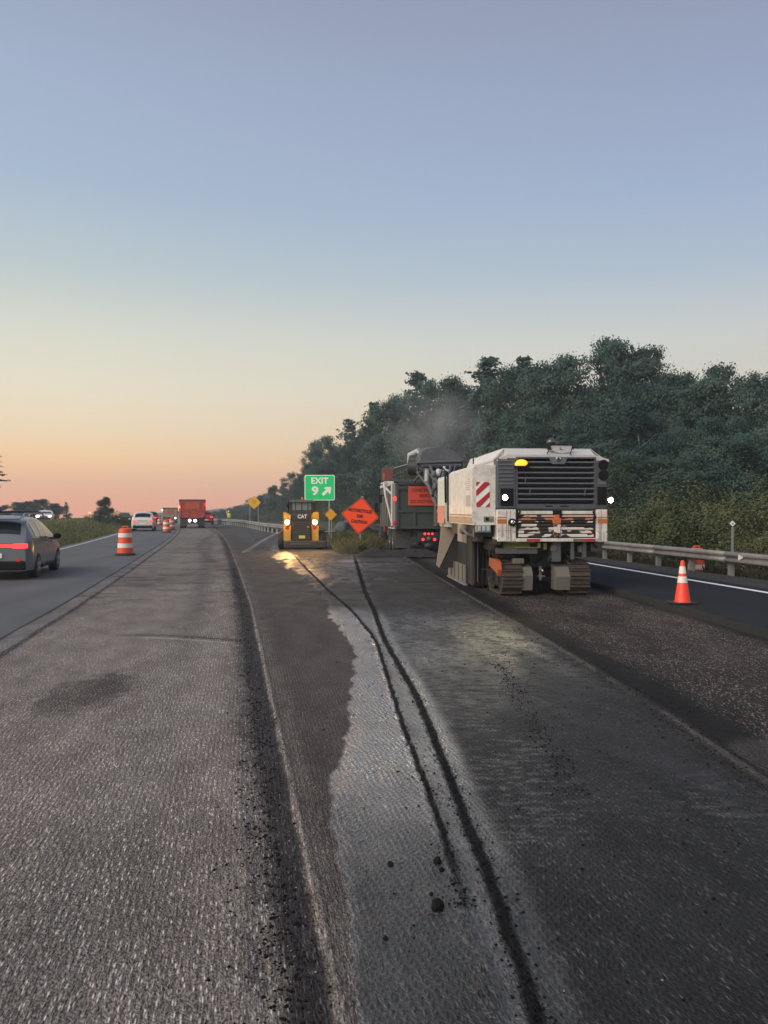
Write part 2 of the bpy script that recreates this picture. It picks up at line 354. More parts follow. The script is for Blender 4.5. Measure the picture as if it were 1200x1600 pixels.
    mixt(m4*.9, (.036,.030,.027), (.12,.05,.1)); st_ = fbm(X*.8, Y*2.5, 4, 66); mixt(sst(14,17,Y)*sst(.55,.7,st_)*.5*(1-sst(45,60,Y)), (.018,.016,.015), (.1,0,.1))
    mixt(m*sst(19, 24, Y)*(1-sst(.2, 1.0, X-wetb(Y)-1.2)), (.06,.052,.047), (.12,.1,.1)); mixt(m*sst(30, 36, Y), (.075,.068,.062), (.1,.1,.1)); m5 = sst(12.5, 17, Y)*(1-sst(40, 55, Y))*np.exp(-((X-wetb(Y))/.9)**2)*sst(.35, .6, mid); mixt(m5*.8, (.055,.048,.044), (.2,.1,.1))
    # puddle in front of the loader
    q = ((X-wetb(Y)-.30)/.50)**2+np.where(Y < 27, ((Y-27)/7.5)**2, ((Y-27)/14.)**2); ns = fbm(X*4.5, Y*1.1, 4, 70)
    mixt(sst(1.3, .3, q+3.2*(ns-.5))*.9, (.035,.031,.028), (.85,.0,.1))
    q = ((X-wetb(Y)-1.2)/1.0)**2+((Y-25)/6.)**2; mixt(sst(1.2, .3, q+4*(fbm(X*5, Y*1.6, 4, 75)-.45))*.7, (.045,.040,.037), (.6,.0,.1))
    # asphalt shoulder right of the main carriageway, not milled
    sh = sst(0, .3, X-ridge(Y)-.9+.5*(mid-.5))*sst(40, 50, Y); mixt(sh, (.075,.073,.072), (.05,.05,.05))
    # tyre tracks, dark crumbs
    for f, wd in ((tr1, .031), (tr2, .019)):
        k = np.abs(X-f(Y)+.012*rag*2); fade = (1-sst(28, 34, Y))
        if f is tr2: fade = fade*sst(3.3, 4.3, Y)
        mixt(sst(wd*1.35*(1+.03*Y), wd*.65*(1+.03*Y), k)*fade*.97, (.006,.006,.006), (.0,.0,.0))
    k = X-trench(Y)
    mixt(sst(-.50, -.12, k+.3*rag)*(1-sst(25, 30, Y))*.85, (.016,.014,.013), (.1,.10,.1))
    mixt(np.exp(-((k+.15)/.03)**2)*.55*(1-sst(25, 30, Y))*sst(.35,.55,fbm(X*3,Y*1.5,3,99)), (.10,.088,.078), (.0,.2,.0))
    # curved tyre marks far off
    for a, b, c0 in ((-3.3, -.20, .0), (-5.4, -.24, .6), (-1.2, -.26, 1.5)):
        cx = a+b*(Y-25)+c0*np.sin(Y*.12); mixt(np.exp(-((X-cx)/.22)**2)*sst(20, 28, Y)*.45, (.05,.045,.043))
    g = np.clip(1.0, 0, 1)
    return {'tone': tone, 'prop': np.clip(prop, 0, 1.0)}
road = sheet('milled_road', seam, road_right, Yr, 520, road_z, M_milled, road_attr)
# freshly milled lane behind the machine
Yf = np.exp(np.arange(math.log(1.8), math.log(120), .008))
def fresh_z(X, Y):
    return dip(Y)-.05+.016*(fbm(X*22, Y*22, 3, 12)-.5)+.02*np.exp(-((X-trench(Y)-.12)/.07)**2)*fbm(X*12, Y*9, 3, 2)+.03*np.exp(-((kerb(Y)-X)/.10)**2)*fbm(X*10, Y*8, 3, 2)
def fresh_attr(X, Y):
    t = X-trench(Y); k = kerb(Y)-X; n = fbm(X*1.3, Y*.8, 4, 3); rag = fbm(X*8, Y*5, 3, 4)-.5
    tone = np.zeros(X.shape+(3,)); tone[:] = (.021,.016,.014)
    m = (sst(.45, .7, n)*.6)[..., None]; tone = tone*(1-m)+np.array((.05,.036,.030))*m
    prop = np.zeros(X.shape+(3,)); prop[..., 0] = .10; prop[..., 1] = 1.0*sst(.25, .6, t+rag*.3)*sst(.1, .3, k)*sst(.25, .5, n+.1); prop[..., 2] = .35
    m = (sst(.85, .35, t+.35*rag)*.95)[..., None]; tone = tone*(1-m)+np.array((.007,.006,.006))*m  # black band beside the trench: its shadow put into the tone
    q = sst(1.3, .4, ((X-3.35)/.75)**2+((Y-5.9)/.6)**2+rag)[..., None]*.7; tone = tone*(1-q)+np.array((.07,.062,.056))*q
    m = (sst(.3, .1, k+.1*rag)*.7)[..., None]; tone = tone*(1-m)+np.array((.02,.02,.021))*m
    return {'tone': tone, 'prop': prop}
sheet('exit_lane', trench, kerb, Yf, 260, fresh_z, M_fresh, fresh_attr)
# plain asphalt
def asphalt(name, c, rough=.75, patch=.18, sc=1.0, spec=.3):
    m = bpy.data.materials.new(name); m.use_nodes = True; t = m.node_tree; p = t.nodes['Principled BSDF']; L = t.links.new
    tcn = N(t, 'ShaderNodeTexCoord'); mpn = N(t, 'ShaderNodeMapping'); mpn.inputs['Scale'].default_value = (1, .25, 1); L(tcn.outputs['Object'], mpn.inputs[0])
    a = N(t, 'ShaderNodeTexNoise'); a.inputs['Scale'].default_value = sc; a.inputs['Detail'].default_value = 8; L(mpn.outputs[0], a.inputs['Vector'])
    b = N(t, 'ShaderNodeTexNoise'); b.inputs['Scale'].default_value = 130; b.inputs['Detail'].default_value = 2; L(tcn.outputs['Object'], b.inputs['Vector'])
    ad = N(t, 'ShaderNodeMath', operation='MULTIPLY_ADD'); L(b.outputs[0], ad.inputs[0]); ad.inputs[1].default_value = .9; ad.inputs[2].default_value = .55
    md = N(t, 'ShaderNodeMapRange'); L(a.outputs[0], md.inputs[0]); md.inputs[1].default_value = .3; md.inputs[2].default_value = .7; md.inputs[3].default_value = 1-patch; md.inputs[4].default_value = 1+patch
    mu = N(t, 'ShaderNodeMath', operation='MULTIPLY'); L(ad.outputs[0], mu.inputs[0]); L(md.outputs[0], mu.inputs[1])
    v = N(t, 'ShaderNodeVectorMath', operation='SCALE'); v.inputs[0].default_value = c; L(mu.outputs[0], v.inputs['Scale']); L(v.outputs[0], p.inputs['Base Color'])
    bp = N(t, 'ShaderNodeBump'); bp.inputs['Strength'].default_value = .35; bp.inputs['Distance'].default_value = .006; L(b.outputs[0], bp.inputs['Height']); L(bp.outputs[0], p.inputs['Normal'])
    p.inputs['Roughness'].default_value = rough; p.inputs['Specular IOR Level'].default_value = spec; return m
Ya = np.exp(np.arange(math.log(1.5), math.log(200), .02))
sheet('open_lane', lambda Y: seam(Y)-4.75, lambda Y: seam(Y)+.0, Ya, 14, lambda X, Y: dip(Y)+.045, asphalt('lane_asphalt', (.092,.095,.098)))
M_white = mat('road_paint', (.55,.54,.50), .6, dirt=.25, dcol=(.2,.19,.18), sc=2)
sheet('lane_edge_line', lambda Y: seam(Y)-4.32, lambda Y: seam(Y)-4.18, Ya, 3, lambda X, Y: dip(Y)+.050, M_white)
sheet('shoulder_pavement', kerb, lambda Y: wline(Y)+.55, Ya, 12, lambda X, Y: dip(Y)+.088, asphalt('shoulder_asphalt', (.020,.022,.026), .85, .12, spec=.10))
sheet('shoulder_edge_line', lambda Y: wline(Y)-.09, lambda Y: wline(Y)+.09, Ya, 3, lambda X, Y: dip(Y)+.093, mat('bright_road_paint', (.85,.85,.82), .5, dirt=.1, sc=3))
# the cut face between shoulder and lane, rough
def facez(X, Y):
    k = X-kerb(Y); return dip(Y)-.07+.158*sst(-.045, .0, k+.045*(fbm(Y*9, Y*3, 4, 8)-.5))+.012*sst(-.01,.02,k)*(fbm(Y*20,Y*2,3,9)-.4)+.012*(fbm(X*40, Y*16, 3, 6)-.5)
sheet('lane_cut_face', lambda Y: kerb(Y)-.07, lambda Y: kerb(Y)+.012, Yf, 9, facez, mat('cut_asphalt', (.014,.0135,.013), .9, var=.5, sc=40, bump=.6, bsc=60))  # near-black base colour carries the shadow beneath the edge
def seamz(X, Y):
    k = X-seam(Y); return dip(Y)+.045-.035*sst(-.005, .05, k)+.006*(fbm(X*30, Y*10, 3, 6)-.5)
sheet('seam_cut_face', lambda Y: seam(Y)-.012, lambda Y: seam(Y)+.06, Yf, 7, lambda X, Y: seamz(X, Y)+.004, mat('seam_asphalt', (.085,.082,.078), .9, var=.4, sc=30, bump=.4))
# terrain
tx = np.concatenate([-np.exp(np.linspace(math.log(440), math.log(60), 26)), np.arange(-58, 60, .8), np.exp(np.linspace(math.log(60), math.log(440), 26))])
ty = np.concatenate([[-150,-120,-60,-30,-10], np.arange(0, 130, 1.0), np.exp(np.linspace(math.log(131), math.log(680), 50))])
def ground_mat():
    m = bpy.data.materials.new('earth_and_grass'); m.use_nodes = True; t = m.node_tree; p = t.nodes['Principled BSDF']; L = t.links.new
    tcn = N(t, 'ShaderNodeTexCoord'); a = N(t, 'ShaderNodeTexNoise'); a.inputs['Scale'].default_value = .5; a.inputs['Detail'].default_value = 10; a.inputs['Roughness'].default_value = .7; L(tcn.outputs['Object'], a.inputs['Vector'])
    r = ramp(t, [(.3, (.028,.032,.016,1)), (.48, (.045,.052,.022,1)), (.6, (.07,.06,.038,1)), (.75, (.05,.042,.033,1))], a.outputs[0]); L(r.outputs[0], p.inputs['Base Color'])
    b = N(t, 'ShaderNodeTexNoise'); b.inputs['Scale'].default_value = 14; b.inputs['Detail'].default_value = 6; L(tcn.outputs['Object'], b.inputs['Vector'])
    bp = N(t, 'ShaderNodeBump'); bp.inputs['Strength'].default_value = .8; bp.inputs['Distance'].default_value = .08; L(b.outputs[0], bp.inputs['Height']); L(bp.outputs[0], p.inputs['Normal'])
    p.inputs['Roughness'].default_value = .95; return m
XX, YY = np.meshgrid(tx, ty); ZZ = gz(XX, YY)+.05*(fbm(XX*.8, YY*.8, 3, 1)-.5)*sst(0, 1, np.abs(XX-2)*0+1)
inroad = (XX > seam(YY)-4.6) & (XX < np.where(YY < 60, wline(YY)+.5, frail(np.maximum(YY, 60))+.8))
ZZ = np.where(inroad, dip(YY)-.16-.5*((YY>44)&(YY<66)&(XX>-5)), ZZ)
# roadside hump of the gore between main road and exit lane
nx = len(tx); ny = len(ty); i = (np.arange(ny-1)[:, None]*nx+np.arange(nx-1)[None, :]).ravel()
gm = quads('ground', np.stack([XX, YY, ZZ], -1).reshape(-1, 3), np.stack([i, i+1, i+nx+1, i+nx], 1))
gm.polygons.foreach_set('use_smooth', np.ones(len(gm.polygons), bool)); M_ground = ground_mat()
link('ground', gm, M_ground)['kind'] = 'structure'
# gore wedge
def goreL(Y): return np.interp(Y, [31,33,36,40,46,52,62,80,100,120], [-1.5,-2.0,-2.65,-2.9,-3.4,-4.5,-7.6,-13.2,-20,-27.0])
def goreR(Y): return np.interp(Y, [31,33,36,40,46,52,62,80,100,120], [-1.3,-.6,.1,-.1,-.3,-.7,-1.6,-3.4,-5.5,-7.8])
Yg = np.arange(31, 120, .5)
def gorez(X, Y):
    a = (X-goreL(Y)); b = goreR(Y)-X; return dip(Y)-.06+.22*sst(0, .9, a)*sst(0, .7, b)*sst(31, 35, Y)-.45*sst(45, 50, Y)*sst(.5, 3, a)*(1-sst(64,72,Y))+.08*(fbm(X*1.5, Y*1.5, 3, 4)-.5)
sheet('gore_verge', goreL, goreR, Yg, 40, gorez, M_ground)
# gravel verge right
sheet('gravel_verge', lambda Y: wline(Y)+.5, lambda Y: grail(Y)+.9, np.arange(2, 100, .3), 22, lambda X, Y: dip(Y)+.075+.05*(fbm(X*3, Y*3, 4, 3)-.5)-.10*sst(-.2,.8,X-grail(Y)), mat('dirty_gravel', (.030,.028,.025), .95, var=.6, sc=9, bump=1, bsc=35))
sheet('opposite_road', lambda Y: opp(Y)-4, lambda Y: opp(Y)+4, np.arange(22, 200, 2.), 4, lambda X, Y: gz(X, Y)+.12, asphalt('far_asphalt', (.09,.09,.09)))
# far hills
hx = np.linspace(-820, 820, 260); prof = 14*fbm(hx*.004+3, hx*0, 4, 9)+10*fbm(hx*.05, hx*0, 3, 19)
base_top = np.interp(hx, [-2600,-1000,-640,-520,-420,-340,-200,200,1400], [-8,-9,-13,-11,-7,0,6,14,20])
hz = base_top+(prof-12)*.30
co = []; 
for k, (dy, s) in enumerate(((0, 0), (60, .45), (130, .8), (220, 1), (420, .9), (700, .2))):
    for a, b in zip(hx, hz): co.append((a*.52, 630+dy*.06+4*math.sin(a*.004), HC+(-34-HC+(b+34)*s)*.52))
n = len(hx); f = np.array([(r*n+c, r*n+c+1, (r+1)*n+c+1, (r+1)*n+c) for r in range(5) for c in range(n-1)])
hm = quads('far_hills', np.array(co), f); hm.polygons.foreach_set('use_smooth', np.ones(len(f), bool))
link('far_hills', hm, mat('far_forest', (.045,.06,.04), .95, var=.5, sc=.05))['kind'] = 'structure'
# ================================================================== VEGETATION
def leaf_mat(name, ca, cb, rough=.6):
    m = bpy.data.materials.new(name); m.use_nodes = True; t = m.node_tree; p = t.nodes['Principled BSDF']; L = t.links.new
    at = N(t, 'ShaderNodeAttribute', attribute_name='tint'); oi = N(t, 'ShaderNodeObjectInfo')
    a = N(t, 'ShaderNodeMath', operation='MULTIPLY_ADD'); L(oi.outputs['Random'], a.inputs[0]); a.inputs[1].default_value = .5; L(at.outputs['Fac'], a.inputs[2])
    b = N(t, 'ShaderNodeMath', operation='MULTIPLY'); L(a.outputs[0], b.inputs[0]); b.inputs[1].default_value = .67
    x = N(t, 'ShaderNodeMix', data_type='RGBA'); L(b.outputs[0], x.inputs[0]); x.inputs[6].default_value = ca+(1,); x.inputs[7].default_value = cb+(1,)
    L(x.outputs[2], p.inputs['Base Color']); p.inputs['Roughness'].default_value = rough; p.inputs['Specular IOR Level'].default_value = .1
    tr = N(t, 'ShaderNodeBsdfTranslucent'); L(x.outputs[2], tr.inputs[0]); ms = N(t, 'ShaderNodeMixShader'); ms.inputs[0].default_value = .22
    o = t.nodes['Material Output']; L(p.outputs[0], ms.inputs[1]); L(tr.outputs[0], ms.inputs[2]); L(ms.outputs[0], o.inputs[0])
    return m
M_leaf = leaf_mat('broad_leaves', (.026,.056,.053), (.100,.158,.118))
M_needle = leaf_mat('pine_needles', (.038,.078,.074), (.092,.155,.120))
M_olive = leaf_mat('shrub_leaves', (.055,.078,.034), (.175,.175,.078))
M_yellowleaf = leaf_mat('yellowish_leaves', (.05,.075,.03), (.12,.13,.055))
M_bark = mat('bark', (.055,.046,.038), .9, var=.4, sc=8, bump=.5)
M_barkp = mat('pale_bark', (.16,.15,.135), .85, var=.3, sc=6)
def leafmesh(name, ctr, size, tint, rng, mt, flat=0, bias=None):
    n = len(ctr); nr = rng.normal(size=(n, 3))
    if bias is not None: nr = nr*.42+bias/np.maximum(1e-6, np.linalg.norm(bias, axis=1))[:, None]
    nr[:, 2] = nr[:, 2]*(1+flat*3)+flat*.6; nr /= np.linalg.norm(nr, axis=1)[:, None]
    t = rng.normal(size=(n, 3)); t -= (t*nr).sum(1)[:, None]*nr; t /= np.linalg.norm(t, axis=1)[:, None]; b = np.cross(nr, t)
    s = np.asarray(size).reshape(-1, 1)*np.ones((n, 1))
    w = s*(.32+.2*rng.random((n, 1)))
    co = np.stack([ctr-t*s*.5, ctr+b*w+t*s*.05*rng.normal(size=(n, 1)), ctr+t*s*.5, ctr-b*w], 1).reshape(-1, 3)
    me = quads(name, co, np.arange(4*n).reshape(n, 4))
    at = me.attributes.new('tint', 'FLOAT_COLOR', 'POINT'); c = np.ones((4*n, 4), np.float32); c[:, :3] = np.repeat(np.clip(tint, 0, 1), 4)[:, None]; at.data.foreach_set('color', c.ravel())
    me.materials.append(mt); return me
def decid(seed, H=10, Rr=3.6, low=.12, nl=18, sz=.14, mt=None, cl=32, lv=50):
    rng = np.random.default_rng(seed); P = []; Tn = []; Bs = []
    for k in range(nl):
        u = rng.random()**.8; z = H*(low+.82*u*(1-low)); env = Rr*math.sin(math.pi*min(.97, (.22+.74*(z/H))))**.75*(.75+.5*rng.random())
        an = rng.random()*2*math.pi; rr = env*(.35+.55*rng.random()); c = np.array([rr*math.cos(an), rr*math.sin(an), z]); lr = (.85+.65*rng.random())*Rr/3.4
        if k == 0: c = np.array([rng.normal()*.5, rng.normal()*.5, H*.91]); lr = .9
        if k == 1: c = np.array([rng.normal()*1.1, rng.normal()*1.1, H*.86]); lr = .85
        d = rng.normal(size=(cl, 3)); d /= np.linalg.norm(d, axis=1)[:, None]; d[:, 2] *= .8
        cc = c+d*lr*(.6+.5*rng.random((cl, 1)))
        tb = rng.random()*.6
        for q in cc:
            Bs.append(np.repeat((q-c+np.array([0,0,.25]))[None], lv, 0)+.25*rng.normal(size=3)); P.append(q+rng.normal(size=(lv, 3))*np.array([.26, .26, .17])); Tn.append(tb+.22*rng.random()+.06*rng.random(lv))
    P = np.concatenate(P); Tn = np.concatenate(Tn); s = sz*(.6+.8*rng.random(len(P)))
    return leafmesh('crown', P, s, Tn, rng, mt or M_leaf, 0, np.concatenate(Bs))
def pine(seed, H=12, Rr=3.0, zb=.10, sz=.24, top=.35):
    rng = np.random.default_rng(seed); P = []; Tn = []; Bs = []; z = H*zb
    while z < H*.985:
        f = (z-H*zb)/(H*(1-zb)); nb = rng.integers(4, 7); base = Rr*(1-f**1.9)**.9*(.55+.45*min(1, f*4+.5))+.25
        for b in range(nb):
            an = rng.random()*2*math.pi; ln = base*(.45+.65*rng.random()); up = (.10+.45*f)*ln
            for tt in np.linspace(.25, 1, max(3, int(ln*3.2))):
                c = np.array([math.cos(an)*ln*tt, math.sin(an)*ln*tt, z+up*tt**1.6-.12*tt]); m = 13; Bs.append(np.repeat(np.array([[math.cos(an)*.6, math.sin(an)*.6, 1.0]]), m, 0))
                P.append(c+rng.normal(size=(m, 3))*np.array([.20, .20, .085])*(1.15-.35*tt)); Tn.append(.15+.35*rng.random()+.1*rng.random(m)+.15*tt)
        z += (.38+.28*rng.random())*(1.15-.5*f)
    P = np.concatenate(P); Tn = np.concatenate(Tn)
    return leafmesh('crown', P, sz*(.6+.7*rng.random(len(P))), Tn, rng, M_needle, 0, np.concatenate(Bs))
def trunk_mesh(H, r, seed, m):
    rng = random.Random(seed); b = MB(); pts = [(0, 0, -.6)]; n = 7
    for k in range(1, n+1): pts.append((rng.gauss(0, .10)*k/n*2, rng.gauss(0, .10)*k/n*2, H*.93*k/n))
    for k in range(n): b.cyl(pts[k], pts[k+1], r*(1-k/(n+1.)), r*(1-(k+1)/(n+1.)), 8)
    for k in range(9):
        j = rng.randint(2, n-1); p = Vector(pts[j]); a = rng.random()*6.28; l = H*.10*(1.2-j/n)+.4
        q = p+Vector((math.cos(a)*l, math.sin(a)*l, l*.7)); b.cyl(p, q, r*.32, r*.10, 6)
        b.cyl(q, q+Vector((math.cos(a+.5)*l*.6, math.sin(a+.5)*l*.6, l*.4)), r*.12, .01, 5)
    o = b.build('trunk', m); me = o.data; bpy.data.objects.remove(o); return me
CR_D = [(decid(s), trunk_mesh(10, .2, s, M_bark if s % 2 else M_barkp), 10) for s in (11, 12, 13, 14)]
CR_S = [(decid(s, 10, 2.6, .05, 16), CR_D[0][1], 10) for s in (24,)]
CR_P = [(pine(s), trunk_mesh(12, .2, s+7, M_bark), 12) for s in (31, 32, 33)]
def tree(kind, x, y, H, label, group=None, name='tree', wide=1.0, z=None, rs=None, cat='tree'):
    rng = random.Random(int(x*31+y*57)) if rs is None else random.Random(rs)
    me, tm, h0 = rng.choice({'d': CR_D, 'p': CR_P, 's': CR_S}[kind]); s = H/h0
    o = thing({'d': 'broadleaf_tree', 'p': 'pine_tree', 's': 'broadleaf_tree'}[kind] if name == 'tree' else name, label, cat, (x, y, float(gz(x, y)) if z is None else z), rng.random()*6.28, group)
    for nm, m in (('crown', me), ('trunk', tm)):
        c = link(nm, m, None, o); c.scale = (s*wide, s*wide, s)
    return o
TOPX = [300,330,360,390,405,430,455,480,490,515,540,560,580,610,635,650,680,710,740,760,785,800,820,840,870,890,915,940,965,990,1020,1040,1060,1080,1110,1150,1180,1200,1300,1500]
TOPY = [806,800,793,786,774,757,738,727,703,682,659,651,634,620,598,582,594,588,572,563,572,586,562,584,572,553,548,531,545,545,565,592,592,580,573,582,590,588,575,560]
FX = PL([(20,17),(30,14),(45,13),(60,11),(80,6.7),(105,0),(140,-12),(170,-24),(200,-38),(250,-72)])
rt = random.Random(4)
def kindat(px): return 'p' if (530 < px < 665 and rt.random() < .75) or (735 < px < 835 and rt.random() < .7) or (665 <= px < 735 and rt.random() < .25) else 'd'
# silhouette row
sil = [(940,62,'d','tallest leafy tree on the skyline, above the rear of the white milling machine'),(990,60,'d','leafy tree just right of the tallest treetop on the skyline'),
 (885,64,'d','leafy tree on the skyline just left of the tallest treetop, with sky showing through'),(1035,57,'d','lower leafy tree in the notch of the skyline right of the tallest treetop'),
 (1105,54,'d','leafy tree with sky gaps in its crown, above the small diamond marker on a post'),(1160,52,'d','dark leafy tree on the skyline at the right, the second last before the frame edge'),
 (1212,50,'d','leafy tree cut by the right edge of the photograph'),
 (762,78,'p','broad flat topped pine on the skyline, left of the milling machine hood'),(820,72,'p','slim pointed pine on the skyline above the left end of the milling machine hood'),
 (708,82,'d','rounded tree on the skyline between two pines, above the conveyor'),(652,92,'p','pine with ragged layered branches on the skyline above the grey dump truck'),
 (682,88,'d','leafy tree just right of the ragged pine on the skyline'),(585,106,'p','pine leaning out of the skyline above the orange motorcycles sign'),(612,100,'d','leafy tree on the skyline right of the leaning pine'),
 (545,114,'p','pine on the skyline above and between the green exit sign and orange sign'),(515,126,'d','leafy tree on the skyline above the small yellow marker'),(490,134,'d','leafy tree on the skyline right above the green exit sign'),
 (455,146,'d','leafy tree on the skyline above the skid steer cab'),(428,156,'d','last tall tree on the skyline, just right of the yellow diamond sign'),(405,165,'d','low tree reaching behind the yellow diamond sign'),
 (855,70,'d','leafy tree on the skyline above the amber light of the milling machine'),(790,75,'d','tree filling the gap between the broad pine and the slim pine'),(1075,56,'d','leafy tree left of the tree with sky gaps above the marker post')]
for px, y, k, lab in sil:
    x = (px-600)/FP*y; top = HC+(HZ-np.interp(px, TOPX, TOPY))*y/FP; z = float(gz(x, y))
    tree(k, x, y, (top-z)*1.02, lab, wide=.82 if k == 'd' else (1.25 if px == 762 else .95))
# the mass below
def where(px):
    for a, s in ((470,'left of the green exit sign'),(535,'behind the green exit sign'),(600,'above the orange motorcycles sign'),(660,'above the grey dump truck'),(735,'above the conveyor'),(860,'above the left half of the milling machine'),(960,'above the right half of the milling machine'),(1080,'just right of the milling machine'),(1150,'above the small marker post')):
        if px < a: return s
    return 'at the right frame edge'
def mass(y, off, fac, lab, grp, k=None, wide=.9):
    x = float(FX(y))+off; px = 600+FP*x/y; lab = lab+' '+where(px)
    if px > 1330: return
    top = HC+(HZ-np.interp(px, TOPX, TOPY))*y/FP; z = float(gz(x, y)); H = (top-z)*fac
    if H < 2: return
    tree(k or kindat(px), x, y, H, lab, grp, wide=wide*(1.35 if fac < .7 else 1))
y = 36.0; j = 0
while y < 200:
    j += 1; st = 2.6+y*.034
    mass(y+rt.uniform(-1, 1), rt.uniform(3, 6), rt.uniform(.60, .76), 'leafy tree in the nearer ranks,', 'trees inside the wood')
    mass(y+rt.uniform(-1, 1), rt.uniform(6, 10), rt.uniform(.68, .84), 'dark tree in the back ranks,', 'trees inside the wood')
    mass(y+rt.uniform(-1, 1), rt.uniform(-.5, 1.8), rt.uniform(.40, .58), 'low young tree at the wood edge,', 'young trees along the wood edge', 's' if rt.random() < .7 else 'd', 1.0)
    y += st
for y_ in (44, 49, 55, 61, 68, 76, 85): mass(y_, 9+rt.uniform(0,4), rt.uniform(.72, .86), 'tall dark tree deep in the wood,', 'trees inside the wood')
for k in range(16):                                     # low trees where the road disappears
    y = 205+k*5; px = 318+k*6.2; x = (px-600)/FP*y; z = float(gz(x, y)); top = HC+(HZ-np.interp(px, TOPX, TOPY))*y/FP
    tree('d', x, y, max(3, (top-z)), 'small far tree in the low line of trees beyond the far guardrail', 'far trees beyond the guardrail', wide=1.25)
# shrubs behind the near guardrail
def bush(seed, mt, n=46, R0=1.5, H=2.6):
    rng = np.random.default_rng(seed); P = []; Tn = []; Bs = []
    for k in range(n):
        a = rng.random()*6.28; rr = R0*rng.random()**.6; z = H*(.10+.88*rng.random()**.8*(1-.55*(rr/R0)**2)); c = np.array([rr*math.cos(a), rr*math.sin(a), z]); tb = .6*rng.random()
        for q in range(8):
            d = rng.normal(size=3)*.26; m = 34; Bs.append(np.repeat((d+np.array([c[0]*.3, c[1]*.3, .35]))[None], m, 0)); P.append(c+d*np.array([1,1,1.5])+rng.normal(size=(m, 3))*np.array([.13,.13,.16])); Tn.append(tb+.12*rng.random(m)+.15*z/H)
    P = np.concatenate(P); return leafmesh('foliage', P, .060*(.6+.9*rng.random(len(P))), np.concatenate(Tn), rng, mt, 0, np.concatenate(Bs))
BU = [bush(s, M_olive) for s in (51, 52, 53)]
def stems_mesh(seed):
    r = random.Random(seed); b = MB()
    for k in range(12):
        a = r.random()*6.28; l = r.uniform(.5, 1.2); b.cyl((.2*math.cos(a), .2*math.sin(a), -.3), (l*math.cos(a), l*math.sin(a), r.uniform(1.2, 2.2)), .025, .008, 5)
    o = b.build('stems', M_bark); me = o.data; bpy.data.objects.remove(o); return me
ST = [stems_mesh(s) for s in (1, 2)]
M_darkshrub = leaf_mat('dark_shrub_leaves', (.024,.046,.036), (.075,.105,.065))
DU = [m.copy() for m in BU]
for m in DU: m.materials[0] = M_darkshrub
bl = [(9.0,35,1.3,'leftmost low olive shrub just right of the milling machine'),(10.1,32.5,2.1,'small olive shrub behind the guardrail, second from the milling machine'),(11.1,31.5,2.9,'olive shrub behind the guardrail directly left of the orange drum'),
      (12.2,31,3.5,'tall olive shrub rising behind the orange drum'),(13.5,30,3.3,'bushy olive shrub between the orange drum and the marker post'),(14.1,27.5,2.6,'lower olive shrub behind the small diamond marker post'),
      (14.7,28,3.5,'yellowish shrub right of the marker post behind the guardrail'),(14.9,25,3.1,'rightmost shrub behind the guardrail at the frame edge'),
      (10.6,37.5,2.6,None),(12.8,35.5,2.9,None),(15.2,34.5,3.0,None),(17,32.5,3.0,None),(17.4,29.5,2.9,None),(10.5,42,4.4,0),(13,43,5.0,0),(16,41,4.8,0),(19,39,5.2,0)]
for k, (x, y, H, lab) in enumerate(bl):
    o = thing('shrub', lab or ('dark tall bush before the trees, '+('right behind the milling machine lamp','behind the left olive shrubs','behind the marker post shrubs','at the right frame edge')[k % 4] if lab == 0 else 'olive shrub of the second row, half hidden behind the shrubs at the guardrail'), 'shrub', (x, y, float(gz(x, y))-.1), k*1.3, 'shrubs behind the near guardrail' if lab else ('dark bushes before the trees' if lab == 0 else 'second row of shrubs'))
    c = link('foliage', (DU if lab == 0 or lab is None and k % 2 else BU)[k % 3], None, o); s = H/2.85; c.scale = (s*1.2, s*1.2, s); c = link('stems', ST[k % 2], None, o); c.scale = (s, s, s)
# brush on the slope between the truck and the wood
for k in range(26):
    y = 62+k*4.2; x = float(FX(y))-rt.uniform(.5, 3.0)-.012*y
    o = thing('shrub', 'low green shrub on the slope, '+where(600+FP*x/y), 'shrub', (x, y, float(gz(x, y))-.1), k, 'brush on the slope before the wood')
    c = link('foliage', (DU if k % 3 else BU)[k % 3], None, o); s = rt.uniform(.9, 1.5); c.scale = (s*1.5, s*1.5, s)
o = thing('yellow_shrub', 'yellowish green young tree behind the conveyor end and grey truck', 'tree', (1.9, 60, float(gz(1.9, 60))), 0)
me = BU[1].copy(); me.materials[0] = M_yellowleaf; c = link('crown', me, None, o); c.scale = (1.2, 1.2, 2.35); c = link('stems', ST[0], None, o); c.scale = (1, 1, 2.4)
# left side
for k, (px, ty_, yy) in enumerate([(-12,790,128),(6,789,130),(22,784,126),(38,783,130),(53,780,128),(66,779,126),(80,786,124),(91,786,126),(30,796,118),(60,795,118),(8,798,118)]):
    x = (px-600)/FP*yy; z = float(gz(x, yy)); tree('d' if k not in (6,) else 'p', x, yy, HC+(HZ-ty_)*yy/FP-z, 'dark round tree in the far clump on the left, behind the oncoming white car', 'far clump of trees on the left', wide=1.5)
x = (103-600)/FP*124; tree('p', x, 124, HC+(HZ-784)*124/FP-float(gz(x, 124)), 'small pine at the right end of the far left clump', None, wide=.8)
x = (163-600)/FP*78; tree('d', x, 78, HC+(HZ-777)*78/FP-float(gz(x, 78))+.9, 'lone round tree in the grass left of the road, near the white car ahead', None, wide=.95, rs=3, z=float(gz(x, 78))-.8)
for k, (px, ty_) in enumerate([(180,800),(150,803),(135,806),(192,804)]):
    x = (px-600)/FP*84; z = float(gz(x, 84)); o = thing('shrub', 'low shrub at the foot of the lone round tree on the left', 'shrub', (x, 84, z), k, 'shrubs round the lone tree'); c = link('foliage', BU[k % 3], None, o); s = (HC+(HZ-ty_)*84/FP-z)/2.6; c.scale = (s*1.4, s*1.4, s)
